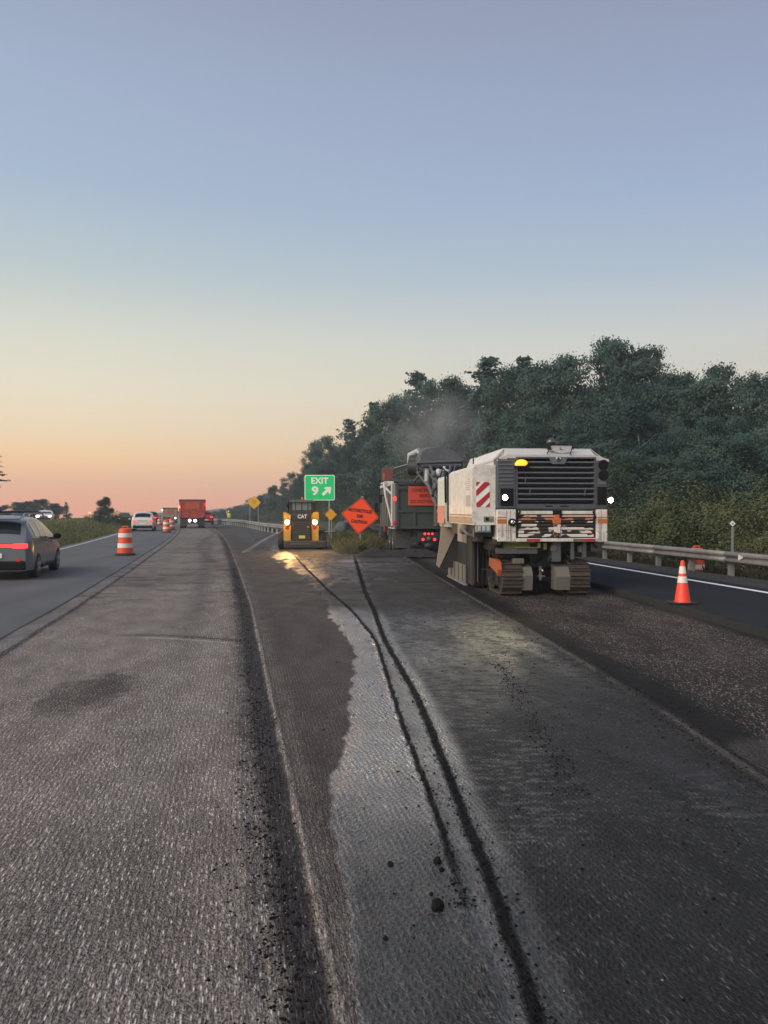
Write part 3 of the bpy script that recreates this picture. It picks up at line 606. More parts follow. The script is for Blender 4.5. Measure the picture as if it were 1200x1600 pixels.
# tall pine beyond the left frame edge, its branch tips reach in
def tips():
    rng = np.random.default_rng(8); P = []; Tn = []
    for z in (3.05, 3.3, 3.6, 3.75, 4.05, 4.28, 4.6, 4.9, 5.2, 5.5, 5.9, 6.3):
        for b in range(5):
            an = b*1.257+rng.random()*.6 if b else rng.normal()*.12; ln = 1.55*(1-(z-3)/5)+.15*rng.normal()
            for tt in np.linspace(.3, 1, 9):
                c = np.array([math.cos(an)*ln*tt, math.sin(an)*ln*tt, z-.10*tt]); P.append(c+rng.normal(size=(24, 3))*np.array([.08,.08,.018])); Tn.append(.3+.4*rng.random(24))
    P = np.concatenate(P); return leafmesh('crown', P, .07+.05*rng.random(len(P)), np.concatenate(Tn), rng, M_needle, .3)
o = thing('pine_tree', 'pine whose branch tips reach in at the left edge of the photograph', 'tree', (-21.35, 40, .2)); link('crown', tips(), None, o); MB().cyl((0,0,-.4),(0,0,6.4),.12,.03).build('trunk', M_bark, o)
# grass
def blades(name, pts, h, w, mt, seed, lean=.35, segs=2):
    rng = np.random.default_rng(seed); n = len(pts); a = rng.random(n)*6.28; hh = h*(.45+.8*rng.random(n)); ww = w*(.6+.8*rng.random(n))
    d = np.stack([np.cos(a), np.sin(a), 0*a], 1); l = rng.random((n, 1))*6.28; ld = np.concatenate([np.cos(l), np.sin(l), 0*l], 1)*(lean*hh*(.3+rng.random(n)))[:, None]
    up = np.stack([0*a, 0*a, hh], 1)
    v = np.stack([pts-d*ww[:, None]/2, pts+d*ww[:, None]/2, pts+ld*.35+up*.6+d*ww[:, None]*.35, pts+ld+up, pts+ld*.35+up*.6-d*ww[:, None]*.35], 1).reshape(-1, 3)
    f = np.arange(5*n).reshape(n, 5); me = quads(name, v, f)
    tn = np.clip(.15+.55*fbm(pts[:, 0]*.5, pts[:, 1]*.3, 3, 5)+.35*rng.random(n), 0, 1)
    at = me.attributes.new('tint', 'FLOAT_COLOR', 'POINT'); c = np.ones((5*n, 4), np.float32); c[:, :3] = np.repeat(tn, 5)[:, None]; at.data.foreach_set('color', c.ravel())
    me.materials.append(mt); return me
M_dryg = leaf_mat('dry_grass_blades', (.065,.078,.034), (.23,.215,.11), .85)
M_grass = leaf_mat('grass_blades', (.075,.10,.035), (.24,.22,.11), .8)
rng = np.random.default_rng(3)
def scatter(n, y0, y1, fx, zf, p=1.0):
    yy = y0+(y1-y0)*rng.random(n)**p; x0, x1 = fx(yy); xx = x0+(x1-x0)*rng.random(n); return np.stack([xx, yy, zf(xx, yy)], 1)
P = scatter(46000, 20, 120, lambda Y: (seam(Y)-13.5, seam(Y)-4.8), gz, 1.5)
o = link('median_grass', blades('median_grass', P, .34, .035, M_grass, 1)); tag(o, 'tall green grass and weeds on the verge left of the open lane', 'grass', kind='stuff')
P = scatter(15000, 32.5, 60, lambda Y: (goreL(Y)+.05, goreR(Y)+.1), gorez, 1.2); P = P[fbm(P[:, 0]*1.6, P[:, 1]*.8, 3, 9)+.35*rng.random(len(P))-.25*(1-sst(0,.6,P[:,0]-goreL(P[:,1])))-.25*(1-sst(0,.6,goreR(P[:,1])-P[:,0])) > .52]
o = link('gore_grass', blades('gore_grass', P, .50, .017, M_dryg, 2, .9)); tag(o, 'scruffy olive grass between the skid steer and the dump truck', 'grass', kind='stuff')
P = scatter(12000, 56, 110, lambda Y: (frail(Y)+.6, frail(Y)+5), gz); P2 = scatter(15000, 12, 60, lambda Y: (grail(Y)+.1, grail(Y)+3.2), gz, 1.5)
o = link('verge_weeds', blades('verge_weeds', np.concatenate([P, P2]), .38, .03, leaf_mat('dull_weeds', (.035,.042,.020), (.10,.085,.045), .8), 4, .6)); tag(o, 'dry weeds growing under and behind the guardrails', 'weeds', kind='stuff')
# wild flowers in the median
P = scatter(900, 34, 75, lambda Y: (seam(Y)-12, seam(Y)-5), gz); P[:, 2] += .35+.1*rng.random(len(P))
fl = leafmesh('wildflowers', P, .05+.03*rng.random(len(P)), rng.random(len(P)), rng, mat('flower_petals', (.35,.30,.22), .8), .3); tag(link('wildflowers', fl), 'pale specks of wild flowers in the grass left of the road', 'wildflowers', kind='stuff')
# ------------------------------------------------ loose debris on the road
def rocks(name, P, s, mt, seed):
    rng = np.random.default_rng(seed); n = len(P)
    base = np.array([(1,0,0),(0,1,0),(-1,0,0),(0,-1,0),(0,0,.8),(0,0,-.5)], float)
    v = base[None]*(1+.5*(rng.random((n, 6, 1))-.5)); a = rng.random(n)*6.28; c, q = np.cos(a)[:, None], np.sin(a)[:, None]
    x = v[:, :, 0]*c-v[:, :, 1]*q; yv = v[:, :, 0]*q+v[:, :, 1]*c; v = np.stack([x, yv*(.7+.5*rng.random((n, 1))), v[:, :, 2]], -1)*np.asarray(s).reshape(-1, 1, 1)+P[:, None, :]
    f = np.array([(0,1,4),(1,2,4),(2,3,4),(3,0,4),(1,0,5),(2,1,5),(3,2,5),(0,3,5)]); F = (np.arange(n)[:, None, None]*6+f[None]).reshape(-1, 3)
    me = quads(name, v.reshape(-1, 3), F); me.materials.append(mt); return me
M_clod = mat('tarry_clod', (.007,.0065,.0065), .8, var=.4, sc=30, spec=.15)
M_chip = mat('stone_chip', (.20,.18,.16), .8, var=.5, sc=4)
def along(n, f, w, y0, y1, p=1.7):
    yy = y0+(y1-y0)*rng.random(n)**p; xx = f(yy)+rng.normal(size=n)*w; return np.stack([xx, yy, road_z(xx, yy)+.002], 1)
P = np.concatenate([along(1500, tr1, .042, 2.3, 28), along(800, tr2, .026, 3.6, 26), along(1500, lambda y: ridge(y)-.19, .08, 2.2, 25), along(1200, lambda y: tr1(y)+.9+.10*y, .9, 2.3, 16, 1.2),
                    along(420, lambda y: 1.08+.035*y+0*y, .05, 5.0, 9.5, 1), along(500, lambda y: trench(y)-.2, .12, 5, 20), along(260, lambda y: wetb(y)+.35, .22, 2.6, 13, 1)])
Pk = np.concatenate([along(520, lambda y: ridge(y)-.20, .07, 2.3, 7.5, 1.3), along(90, lambda y: ridge(y)-.36, .08, 2.3, 6, 1.2), along(120, tr1, .035, 2.4, 7, 1.2)])
o = link('loose_clods', rocks('loose_clods', Pk, .004+.009*rng.random(len(Pk))**2, M_clod, 15)); tag(o, 'small loose clods heaped in the black groove and the nearest tyre track', 'clods', kind='stuff')
o = link('asphalt_crumbs', rocks('asphalt_crumbs', P, .0030+.008*rng.random(len(P))**4+.00035*P[:, 1], M_clod, 5)); tag(o, 'black asphalt crumbs scattered along the tyre tracks and edges', 'crumbs', kind='stuff')
P = np.concatenate([along(2500, lambda y: ridge(y)-.38, .10, 2.2, 14, 1.3), along(5200, lambda y: ridge(y)-1.9, .95, 2.2, 14, 1.3)]); P = P[P[:, 0] > seam(P[:, 1])+.4]
Pf = np.stack([rng.random(2600), 5+14*rng.random(2600)**1.2, 0*rng.random(2600)], 1); Pf[:, 0] = trench(Pf[:, 1])+.4+(kerb(Pf[:, 1])-trench(Pf[:, 1])-.6)*Pf[:, 0]; Pf[:, 2] = fresh_z(Pf[:, 0], Pf[:, 1])+.002
P = np.concatenate([P, Pf]); o = link('stone_chips', rocks('stone_chips', P, .003+.006*rng.random(len(P))**2, M_chip, 6)); tag(o, 'pale stone chips torn loose on the milled lanes', 'stone chips', kind='stuff')
for px, py, s, lab in ((683,1350,.022,'black asphalt clod left of the twin tracks, upper one of the near pair'),(684,1421,.030,'largest black asphalt clod lying on the wet milled strip near the camera'),
                       (610,1354,.016,'small black clod alone in the middle of the wet strip'),(674,1400,.010,'tiny black clod just above the largest clod'),(602,1470,.011,'small black clod low in the wet strip, nearest the bottom'),(690,1362,.014,'small black clod touching the upper clod by the tracks')):
    y = HC*FP/(py-HZ); x = (px-600)/FP*y; b = bmesh.new(); bmesh.ops.create_icosphere(b, subdivisions=3, radius=s)
    for v in b.verts:
        k = .72+.6*float(fbm(np.array(v.co.x/s*1.6+px), np.array(v.co.y/s*1.6+v.co.z/s*1.9), 3, 3)); v.co *= k
    me = bpy.data.meshes.new('asphalt_clod'); b.to_mesh(me); b.free(); o = link('asphalt_clod', me, M_clod); o.location = (x, y, float(road_z(np.array(x), np.array(y)))+s*.45); tag(o, lab, 'clod')
# dark heap of millings in front of the truck
b = []
hx_ = np.linspace(-1.35, 2.6, 90); hy_ = np.linspace(-.8, .9, 30); HX, HY = np.meshgrid(hx_, hy_)
HZ_ = .26*np.clip(1-(HY/.85)**2, 0, 1)*sst(-1.35, -.9, HX)*sst(2.6, 1.4, HX)*(.55+.9*fbm(HX*2, HY*2, 3, 5))+.05*(fbm(HX*9, HY*9, 3, 6)-.5)-.02
i = (np.arange(29)[:, None]*90+np.arange(89)[None, :]).ravel()
mm = quads('millings_heap', np.stack([HX+.1, HY+31.2, HZ_], -1).reshape(-1, 3), np.stack([i, i+1, i+91, i+90], 1)); tag(link('millings_heap', mm, mat('loose_millings', (.020,.019,.019), .9, var=.5, sc=12, bump=1, bsc=60)), 'low black heap of loose millings in front of the grass and truck wheels', 'millings heap', kind='stuff')
# ================================================================== OBJECT MATERIALS
M_mwhite = mat('machine_white', (.70,.675,.61), .45, dirt=.55, dcol=(.30,.27,.23), sc=3.0, var=.05)
M_mgrey = mat('machine_grey', (.075,.083,.10), .5, dirt=.35, dcol=(.19,.18,.165), sc=2, var=.1)
M_mroof = mat('machine_roof', (.52,.51,.49), .5, dirt=.3, dcol=(.36,.33,.30), sc=2)
M_slat = mat('grille_slat', (.12,.13,.15), .5, dirt=.2, dcol=(.16,.155,.145), sc=5)
M_black = mat('matt_black', (.008,.008,.009), .7, spec=.2)
M_dark = mat('dark_machinery', (.022,.022,.024), .6, dirt=.4, dcol=(.055,.048,.042), sc=4)
M_rub = mat('rubber', (.018,.018,.018), .8, dirt=.45, dcol=(.06,.052,.045), sc=6)
M_track = mat('track_pad', (.048,.034,.026), .75, dirt=.5, dcol=(.10,.075,.055), sc=7, bump=.5, bsc=30)
M_cast = mat('track_guard', (.14,.128,.105), .7, dirt=.4, dcol=(.15,.12,.09), sc=4)
M_red = mat('red_stripe', (.42,.02,.035), .45, dirt=.1)
M_orng = mat('orange_stripe', (.52,.14,.045), .5, dirt=.3, dcol=(.4,.3,.22), sc=5)
M_steel = mat('galvanised_steel', (.34,.34,.33), .5, .55, dirt=.35, dcol=(.20,.18,.155), sc=2.5)
M_steeld = mat('weathered_rail', (.30,.29,.265), .6, .35, dirt=.5, dcol=(.15,.125,.10), sc=1.5)
M_chrome = mat('bright_metal', (.6,.6,.6), .2, .9)
M_tan = mat('dusty_tan_plate', (.34,.27,.21), .7, dirt=.45, dcol=(.26,.20,.155), sc=3)
M_yel = mat('lime_yellow_paint', (.18,.20,.045), .5, dirt=.4, dcol=(.08,.08,.05), sc=4)
M_glass = mat('dark_glass', (.018,.022,.024), .08, var=.05, spec=.8)
M_lampw = mat('white_work_lamp', (1,.93,.78), .3, emit=(1,.80,.48), es=60)
M_lampa = mat('amber_flash', (1,.35,.02), .3, emit=(1,.30,.015), es=2.6)
M_lampo = mat('warm_headlamp', (1,.7,.35), .3, emit=(1,.55,.18), es=260)
M_lampr = mat('red_lamp_lit', (.8,.01,.01), .3, emit=(1,.03,.03), es=3.2)
M_lamprd = mat('red_lens', (.35,.012,.012), .25, emit=(1,.03,.02), es=.25)
M_lampf = mat('far_headlamp', (1,.9,.7), .3, emit=(1,.85,.6), es=14)
M_lampp = mat('pink_white_lamp', (1,.8,.8), .3, emit=(1,.72,.78), es=9)
M_sign_o = mat('fluorescent_orange', (.95,.075,.014), .45, var=.03)
M_sign_g = mat('sign_green', (.0,.62,.17), .4, var=.15, sc=1)
M_sign_w = mat('sign_white', (.82,.84,.78), .4, var=.03)
M_sign_y = mat('sign_yellow', (.90,.46,.012), .4, var=.04)
M_sign_y2 = mat('sign_amber', (.80,.36,.02), .4, var=.04)
M_sign_k = mat('sign_black', (.02,.012,.01), .5)
M_slet = mat('sign_orange_letter', (.10,.016,.008), .5)
M_alu = mat('bare_sign_back', (.4,.4,.4), .4, .6)
M_wpost = mat('dull_post', (.30,.31,.30), .6, .3, dirt=.3)

# ================================================================== COLD MILLING MACHINE (seen from behind)
MX, MY = 3.74, 17.05
mill = thing('milling_machine', 'large white and grey cold milling machine on tracks with its work lights on', 'milling machine', (MX, MY, -.03), math.atan(.08))
def lx(px): return (px-864)*.01417
def lz(py): return 1.87-(py-797)*.01417+.03
# engine hood: rear section through x-z, extruded forward
sec = [(-1.25,1.93),(-1.25,3.06),(-1.06,3.27),(.98,3.27),(1.27,3.08),(1.25,1.93)]
MB().prism(sec, 'y', .34, 3.15).build('hood', M_mwhite, mill)
MB().prism([(-1.06,3.27),(-1.25,3.05),(-1.25,1.95),(1.25,1.95),(1.27,3.08),(.98,3.27)], 'y', 3.15, 3.16).prism([(3.16,3.27),(4.6,2.72),(4.6,1.5),(3.16,1.5)], 'x', -1.22, 1.2).build('hood_front', M_mwhite, mill)
b = MB()                                                   # chamfered crown of the rear
b.prism([(.0,3.13),(.34,3.285),(.34,3.05),(0,3.05)], 'x', -1.02, .96)
b.prism([(-1.25,3.02),(-1.02,3.13),(-1.02,3.0),(-1.25,2.98)], 'y', 0, .34).prism([(.96,3.13),(1.29,3.03),(1.29,2.98),(.96,3.0)], 'y', 0, .34)
b.build('hood_crown', M_mroof, mill)
M_roofplate = MB().prism([(-1.04,3.272),(-1.27,3.03),(-1.27,3.0),(-1.255,3.0),(-1.03,3.26),(.97,3.26),(1.275,3.06),(1.30,3.06),(.99,3.274),(.98,3.29),(-1.04,3.29)], 'y', .30, 3.1).build('roof_skin', M_mroof, mill)
xg0, xg1 = lx(806), lx(934)
g = MB().box(-1.25, xg0, 0, .33, 1.93, 3.05, .02).build('corner_column', M_mgrey, mill)
for k in range(10):
    z = 3.0-.085*k
    if z < 2.42: break
    MB().box(-1.22, xg0-.06, -.018, .0, z-.028, z, .006).build('rib', M_slat, g)
MB().box(-1.17, xg0-.06, -.012, .0, 1.99, 2.38).build('lamp_pocket', M_black, g)
g2 = MB().box(xg1, 1.25, 0, .33, 1.93, 3.03, .02).build('corner_column', M_mgrey, mill)
for z in (lz(726), lz(742.5)):
    MB().lathe([(.115,-.06),(.115,.0),(.10,.0),(.095,.05),(.01,.052)], 22, (lx(945.5), .02, z), 'y').build('exhaust_port', M_black, g2, True)
MB().box(xg1+.05, 1.22, -.012, 0, 2.47, 2.60, .006).build('cover_plate', M_slat, g2); MB().box(xg1+.03, 1.235, -.012, 0, 2.02, 2.42).build('lamp_pocket', M_black, g2)
for k, (x, z) in enumerate(((lx(787), lz(777.5)), (lx(952.5), lz(781.5)))):
    l = MB().lathe([(.03,.09),(.085,.05),(.095,-.03),(.085,-.035)], 18, (x, -.06-.10*k, z), 'y').build('work_light', M_dark, mill, True)
    MB().lathe([(.001,-.052),(.035,-.05),(.055,-.04),(.058,-.03),(.01,-.03)], 18, (x, -.06-.10*k, z), 'y').build('lens', M_lampw, l, True)
gr = MB().box(xg0, xg1, .22, .32, 1.93, 3.06).build('radiator', M_black, mill)
fr = MB().box(xg0, xg0+.035, -.01, .2, 1.96, 3.05).box(xg1-.035, xg1, -.01, .2, 1.96, 3.05).box(xg0, xg1, -.01, .2, 3.045, 3.08).box(xg0, xg1, -.014, .2, 1.93, 2.035).build('grille_frame', M_mgrey, mill)
MB().box(lx(852),lx(864),-.02,-.01,1.975,2.0,.004).box(lx(876),lx(889),-.02,-.01,1.975,2.0,.004).build('handle_slot', M_black, fr)
for k in range(8):
    z = lz(722.5+k*8.3*1.0-0)
    MB().prism([(0,z+.028),(.16,z-.055),(.16,z-.068),(0,z-.004)], 'x', xg0+.036, xg1-.036).build('grille_slat', M_slat, mill)
for x, z0, z1 in ((lx(827), 2.22, 2.36), (lx(915), 2.22, 2.36), (lx(820), 2.50, 2.62)): MB().tube([(x, -.03, z0), (x+.01, -.04, z1)], .009).build('hook', M_slat, mill)
b = MB().ball((lx(814), -.04, lz(723.5)), .12, 16, (1.1,.5,.62)).ball((lx(808), -.05, lz(725.5)), .07, 12, (1,.6,.7)); b.build('flashing_light', M_lampa, mill, True)
MB().box(lx(803), lx(826), -.085, .01, lz(730.5), lz(728)).build('light_bracket', M_black, mill)
em = MB().prism([(lx(857),3.075),(lx(888),3.075),(lx(882.5),lz(725)),(lx(863),lz(725))], 'y', -.035, .0).build('badge_plate', M_slat, mill)
MB().lathe([(.048,-.012),(.062,-.006),(.062,0),(.01,0)], 20, (lx(872.5), -.04, lz(717)), 'y').build('round_badge', M_chrome, em, True)
MB().prism([(lx(869.5),lz(718)),(lx(872.5),lz(714)),(lx(875.5),lz(718)),(lx(875.5),lz(719.5)),(lx(869.5),lz(719.5))], 'y', -.058, -.05).build('badge_symbol', M_dark, em)
def beam(parent, loc, target, power, colr, size, name):
    d_ = bpy.data.lights.new(name, 'SPOT'); d_.energy = power; d_.color = colr; d_.spot_size = R(size); d_.spot_blend = 1; d_.shadow_soft_size = .06
    o_ = bpy.data.objects.new(name, d_); C.objects.link(o_); o_.parent = parent; o_.location = loc; o_.rotation_euler = (Vector(target)-Vector(loc)).to_track_quat('-Z', 'Y').to_euler(); return o_
beam(mill, (lx(787), -.15, lz(777.5)), (-2.3, -7.5, 0), 95, (1,.86,.48), 60, 'work_light_beam')
beam(mill, (lx(952.5), -.25, lz(781.5)), (1.9, -4.5, 0), 60, (1,.86,.48), 60, 'work_light_beam')
# dish and camera on the roof
cx, cz = lx(879), lz(695)
pts = [(cx-.25, cz)]+[(cx+.25*math.cos(math.pi+t*math.pi/14)*1.0, cz+.185*math.sin(math.pi+t*math.pi/14)) for t in range(1, 14)]+[(cx+.25, cz)]
d = MB().prism(pts, 'y', .02, .045).build('half_round_plate', M_mroof, mill)
MB().box(cx-.27, cx+.27, .0, .06, cz-.005, cz+.018, .005).tube([(cx-.25, .0, cz), (cx-.34, -.02, cz-.20)], .012).tube([(cx+.25, .0, cz), (cx+.18, -.02, cz-.22)], .012).tube([(cx+.26,.1,cz+.02),(cx+.3,.1,cz-.1)],.01).build('plate_frame', M_black, d)
MB().box(cx-.04, cx-.03, .012, .02, cz-.10, cz-.05).box(cx-.04, cx+.03, .012, .02, cz-.105, cz-.095).build('plate_mark', M_black, d)
cm = MB().cyl((lx(864), .12, 3.25), (lx(864), .12, lz(692)), .085, .10).build('camera_housing', M_black, mill, True)
MB().ball((lx(864), .12, lz(690)), .095, 16).build('dome', mat('smoked_dome', (.05,.05,.055), .1, spec=.9), cm, 'all')
MB().tube([(lx(876), .10, 3.1), (lx(876), .10, lz(704))], .02).build('mast', M_black, mill)
# rear apron
rb = MB().box(-1.25, lx(806)-.003, -.02, .5, 1.20, 1.915, .02).box(lx(934)+.003, 1.25, -.02, .5, 1.185, 1.915, .02).box(lx(806), lx(934), .12, .5, 1.2, 1.915).build('rear_apron', M_mwhite, mill)
for x0, x1 in ((-1.245, lx(790)), (lx(936.5), 1.245)):
    MB().box(x0, x1, -.024, -.02, 1.60, 1.70).box(x0, x1, -.024, -.02, 1.725, 1.75).build('orange_band', M_orng, rb)
MB().lathe([(.06,-.10),(.085,-.08),(.085,0),(.01,0)], 20, (lx(799), -.02, 1.63), 'y').build('round_lamp', M_black, mill, True)
MB().lathe([(.03,-.125),(.05,-.11),(.052,-.10),(.01,-.10)], 16, (lx(799), -.02, 1.63), 'y').build('round_lens', M_chrome, mill, True)
cb = MB().box(lx(807), lx(933), .06, .118, 1.24, 1.90).build('grate_cavity', M_dark, mill)
# worn louvres: paint broken away in angular patches
def worn(name, base, seed, amt):
    m = mat(name, base, .5, dirt=.0); t = m.node_tree; p = t.nodes['Principled BSDF']; L = t.links.new
    tcn = N(t, 'ShaderNodeTexCoord'); mpn = N(t, 'ShaderNodeMapping'); mpn.inputs['Scale'].default_value = (1.9, 1, 2.6); mpn.inputs['Location'].default_value = (seed, seed*.7, 0); L(tcn.outputs['Object'], mpn.inputs[0])
    v = N(t, 'ShaderNodeTexNoise'); v.inputs['Scale'].default_value = 1.6; v.inputs['Detail'].default_value = 1.5; L(mpn.outputs[0], v.inputs['Vector'])
    r = N(t, 'ShaderNodeMapRange'); r.inputs[1].default_value = amt; r.inputs[2].default_value = amt+.02; L(v.outputs[0], r.inputs[0])
    x = N(t, 'ShaderNodeMix', data_type='RGBA'); L(r.outputs[0], x.inputs[0]); x.inputs[6].default_value = base+(1,); x.inputs[7].default_value = (.035,.028,.024,1); L(x.outputs[2], p.inputs['Base Color']); return m
WO = [worn('worn_white_%s' % 'abcd'[k], (.68,.63,.55), 3.3*k, .50) for k in range(4)]; WR = worn('worn_orange', (.50,.15,.07), 9, .50)
rows = [(1.845, M_mwhite, .040), (1.765, worn('worn_cream', (.60,.42,.33), 21, .52), .022), (1.70, WR, .028), (1.635, worn('worn_white_e', (.68,.63,.55), 41, .44), .018), (1.565, WO[1], .030), (1.49, WO[2], .030), (1.415, WO[0], .034), (1.335, WO[3], .036)]
for z, m, r in rows:
    MB().box(lx(810), lx(930), -.02-.0*r, .055, z-r, z+r*.9, .012).build('louvre', m, mill)
MB().box(lx(866.5), lx(874.5), -.045, .05, 1.30, 1.90, .01).box(lx(864), lx(877), -.05, .05, 1.60, 1.72, .01).build('centre_post', M_orng, mill)
MB().box(lx(865.5), lx(875.5), -.052, -.046, 1.34, 1.58, .002).ball((lx(871), -.05, 1.33), .045, 10).build('centre_cap', WO[2], mill)
MB().box(lx(864), lx(878), -.05, .06, 1.80, 1.90, .01).tube([(lx(812), -.03, 1.89), (lx(809), -.05, 1.80), (lx(812), -.03, 1.72)], .018).tube([(lx(928), -.03, 1.87), (lx(932), -.05, 1.74), (lx(929), -.03, 1.62)], .018).build('louvre_catches', M_black, mill)['kind'] = 'stuff'
bt = MB().box(lx(806)-.001, lx(934)+.001, -.05, .12, 1.20, 1.275, .01).build('bumper_bar', M_mwhite, mill)
MB().box(lx(822), lx(843), -.054, -.05, 1.21, 1.265).box(lx(912), lx(932), -.054, -.05, 1.21, 1.265).build('red_reflector', M_red, bt)
MB().box(lx(896), lx(912), -.054, -.05, 1.21, 1.265).build('dull_reflector', M_cast, bt)
# left side cabinet with hazard stripes
zt, zb = 2.90, 1.57
c = MB().prism([(-1.77,zb),(-1.77,zt-.06),(-1.70,zt),(-1.26,zt+.005),(-1.26,zb)], 'y', .10, 3.3).build('side_cabinet', M_mwhite, mill)
M_peach = M_mwhite
for y0, y1 in ((.14, 1.02), (1.05, 2.20), (2.23, 3.26)):
    p = MB().box(-1.785, -1.772, y0, y1, zb+.03, zt-.07, .006).build('cabinet_door', M_mwhite, c)
MB().box(-1.79, -1.786, .3, .85, 1.99, 2.24).build('data_panel', mat('faded_panel', (.42,.38,.36), .5, var=.3, sc=12), c)
for k in range(6): MB().box(-1.788, -1.7855, .34+.02*(k % 2), .80-.05*(k % 3), 2.36+.045*k, 2.372+.045*k).build('notice_line', mat('faded_ink', (.40,.30,.25), .6), c)
MB().box(-1.789, -1.785, .15, 3.2, 1.775, 1.80).build('reflection_line', mat('reflection_brown', (.25,.16,.10), .6), c)  # orange-ish reflection on the lower cabinet, built as a coloured strip
MB().box(-1.79, -1.785, .14, 3.25, 1.60, 1.75, .003).build('reflection_band', mat('reflection_tan', (.40,.30,.22), .5, .3, dirt=.5, dcol=(.14,.10,.07), sc=6), c)  # greyed lower band: a reflection put into the colour of a thin sheet
pz = MB().box(lx(745.5)-.02, lx(765.5), .095, .10, lz(792), lz(753)).build('hazard_panel', M_sign_w, c)
X0, X1, Z0, Z1 = lx(745.5)-.02, lx(765.5), lz(792), lz(753)
w_ = X1-X0; h_ = Z1-Z0
for poly in ([(0,.82),(0,1),(.32,1)], [(0,.42),(0,.66),(.60,1),(.92,1),(1,.94),(1,.90)], [(.04,0),(0,.1),(0,.14),(1,.62),(1,.40),(.30,0)], [(.68,0),(1,.18),(1,0)]):
    MB().prism([(X0+u*w_, Z0+v*h_) for u, v in poly], 'y', .088, .094).build('red_stripe', M_red, pz)
MB().box(lx(756), lx(772), .08, .10, 1.64, 1.76, .008).build('latch_box', mat('latch_metal', (.25,.24,.20), .4, .5), c); MB().box(lx(759), lx(764), .07, .08, 1.665, 1.735, .004).build('latch', M_black, c); MB().box(lx(766), lx(770.5), .07, .08, 1.70, 1.735, .004).build('latch_plate', M_chrome, c)
sm = MB()
for x in (lx(790.5), lx(797)): sm.box(x-.003, x+.003, -.0225, -.0195, 1.22, 1.90)
sm.box(lx(942)-.003, lx(942)+.003, -.0225, -.0195, 1.20, 1.90).box(-1.24, lx(806)-.01, -.0225, -.0195, 1.44, 1.446)
sm.build('panel_seams', M_black, rb)
bo = MB()
for x in (-1.22, lx(803), lx(937), 1.22):
    for z in (1.26, 1.42, 1.84): bo.cyl((x, -.028, z), (x, -.018, z), .012, n=8)
for x in (-1.73, -1.30):
    for z in (1.62, 2.1, 2.6, 2.84): bo.cyl((x, .088, z), (x, .10, z), .010, n=8)
bo.build('panel_bolts', M_chrome, mill)['kind'] = 'stuff'
gs = MB()
for x, z, w, h, dz in ((-1.16, 1.30, .05, .34, 0), (-1.02, 1.24, .035, .5, 0), (-.95, 1.2, .03, .3, .1), (1.05, 1.22, .05, .42, 0), (1.15, 1.2, .03, .24, 0)):
    gs.prism([(x, z), (x+w, z+.02), (x+w*.7, z+h), (x+w*.2, z+h*.8)], 'y', -.0235, -.0205)
gs.build('oil_streaks', mat('oily_grime', (.40,.36,.30), .5, var=.4, sc=9), rb)
MB().tube([(-1.72,.3,2.93),(-1.72,.3,3.08),(-1.72,1.7,3.08),(-1.72,1.7,2.93)], .014).build('grab_rail', M_black, mill)
for pts, r in (([(-1.2,.4,1.15),(-1.28,.5,.95),(-1.2,.9,.8),(-1.05,1.1,.95)], .022), ([(-.5,.3,1.0),(-.42,.2,.78),(-.3,.3,.7),(-.1,.5,.8)], .02), ([(.35,.3,1.05),(.42,.15,.8),(.55,.3,.66)], .02), ([(.1,.25,1.1),(.05,.15,.85),(-.1,.3,.6)], .016)): MB().tube(pts, r).build('underside_hose', M_black, mill)
MB().box(.0,.14,.1,.3,.98,1.1,.02).cyl((.7,.2,.95),(.7,.2,1.1),.06).box(-.85,-.6,.12,.3,.70,.82,.02).build('underside_valve', M_cast, mill)
jb = MB().box(lx(744.5), lx(767), .05, .5, lz(832), lz(820)-.005, .012).build('junction_box', mat('grey_box', (.20,.23,.24), .5, dirt=.3), mill)
for k in range(3): MB().box(lx(746.5+k*7), lx(751+k*7), .035, .05, lz(829.5), lz(822), .006).build('box_pad', mat('pad_grey', (.42,.46,.47), .5), jb)
MB().box(-1.70, -1.28, .3, 3.2, 1.30, 1.57).box(-1.66,-1.5,.25,.9,1.18,1.5,.02).build('valve_tray', M_dark, mill)
MB().ball((lx(731)-.02, .5, lz(829)), .10, 10).tube([(lx(727),.4,lz(827)),(lx(733),.3,lz(835)),(lx(741),.3,lz(838))],.035).tube([(lx(742),.2,lz(827)),(lx(742),.2,lz(840))],.02).build('filter_valve', M_cast, mill, True)
MB().prism([(-1.82,1.57),(-1.82,1.15),(-1.70,1.12),(-1.70,1.57)], 'y', 1.2, 1.75).build('side_leg', M_tan, mill)
# operator door panel and front part
c2 = MB().prism([(-1.80,1.45),(-1.86,1.7),(-1.86,2.7),(-1.76,2.82),(-1.2,2.82),(-1.2,1.45)], 'y', 3.45, 4.7).build('front_panel', mat('front_panel_white', (.55,.60,.50), .5, dirt=.3, dcol=(.35,.30,.28), sc=1.2), mill)
MB().box(-1.875, -1.862, 3.5, 4.65, 1.55, 2.02, .004).build('red_panel', mat('pink_red_panel', (.55,.16,.14), .5, dirt=.3, dcol=(.5,.4,.35), sc=3), c2)
MB().box(-1.80, -1.2, 3.32, 3.43, 1.6, 2.86).build('cabinet_gap', M_black, mill)
MB().tube([(-1.80,3.4,2.78),(-1.85,3.7,3.0),(-1.8,4.2,3.05),(-1.8,4.6,2.85)], .02).tube([(-1.84,3.45,2.1),(-1.86,3.4,2.7),(-1.82,3.6,2.95)], .025).tube([(-1.5,3.3,2.9),(-1.55,3.5,3.05),(-1.5,3.9,3.0)], .015).build('hose', M_black, mill)
MB().box(-1.15, 1.15, 4.0, 6.6, 1.5, 2.55, .05).build('front_body', M_mwhite, mill)
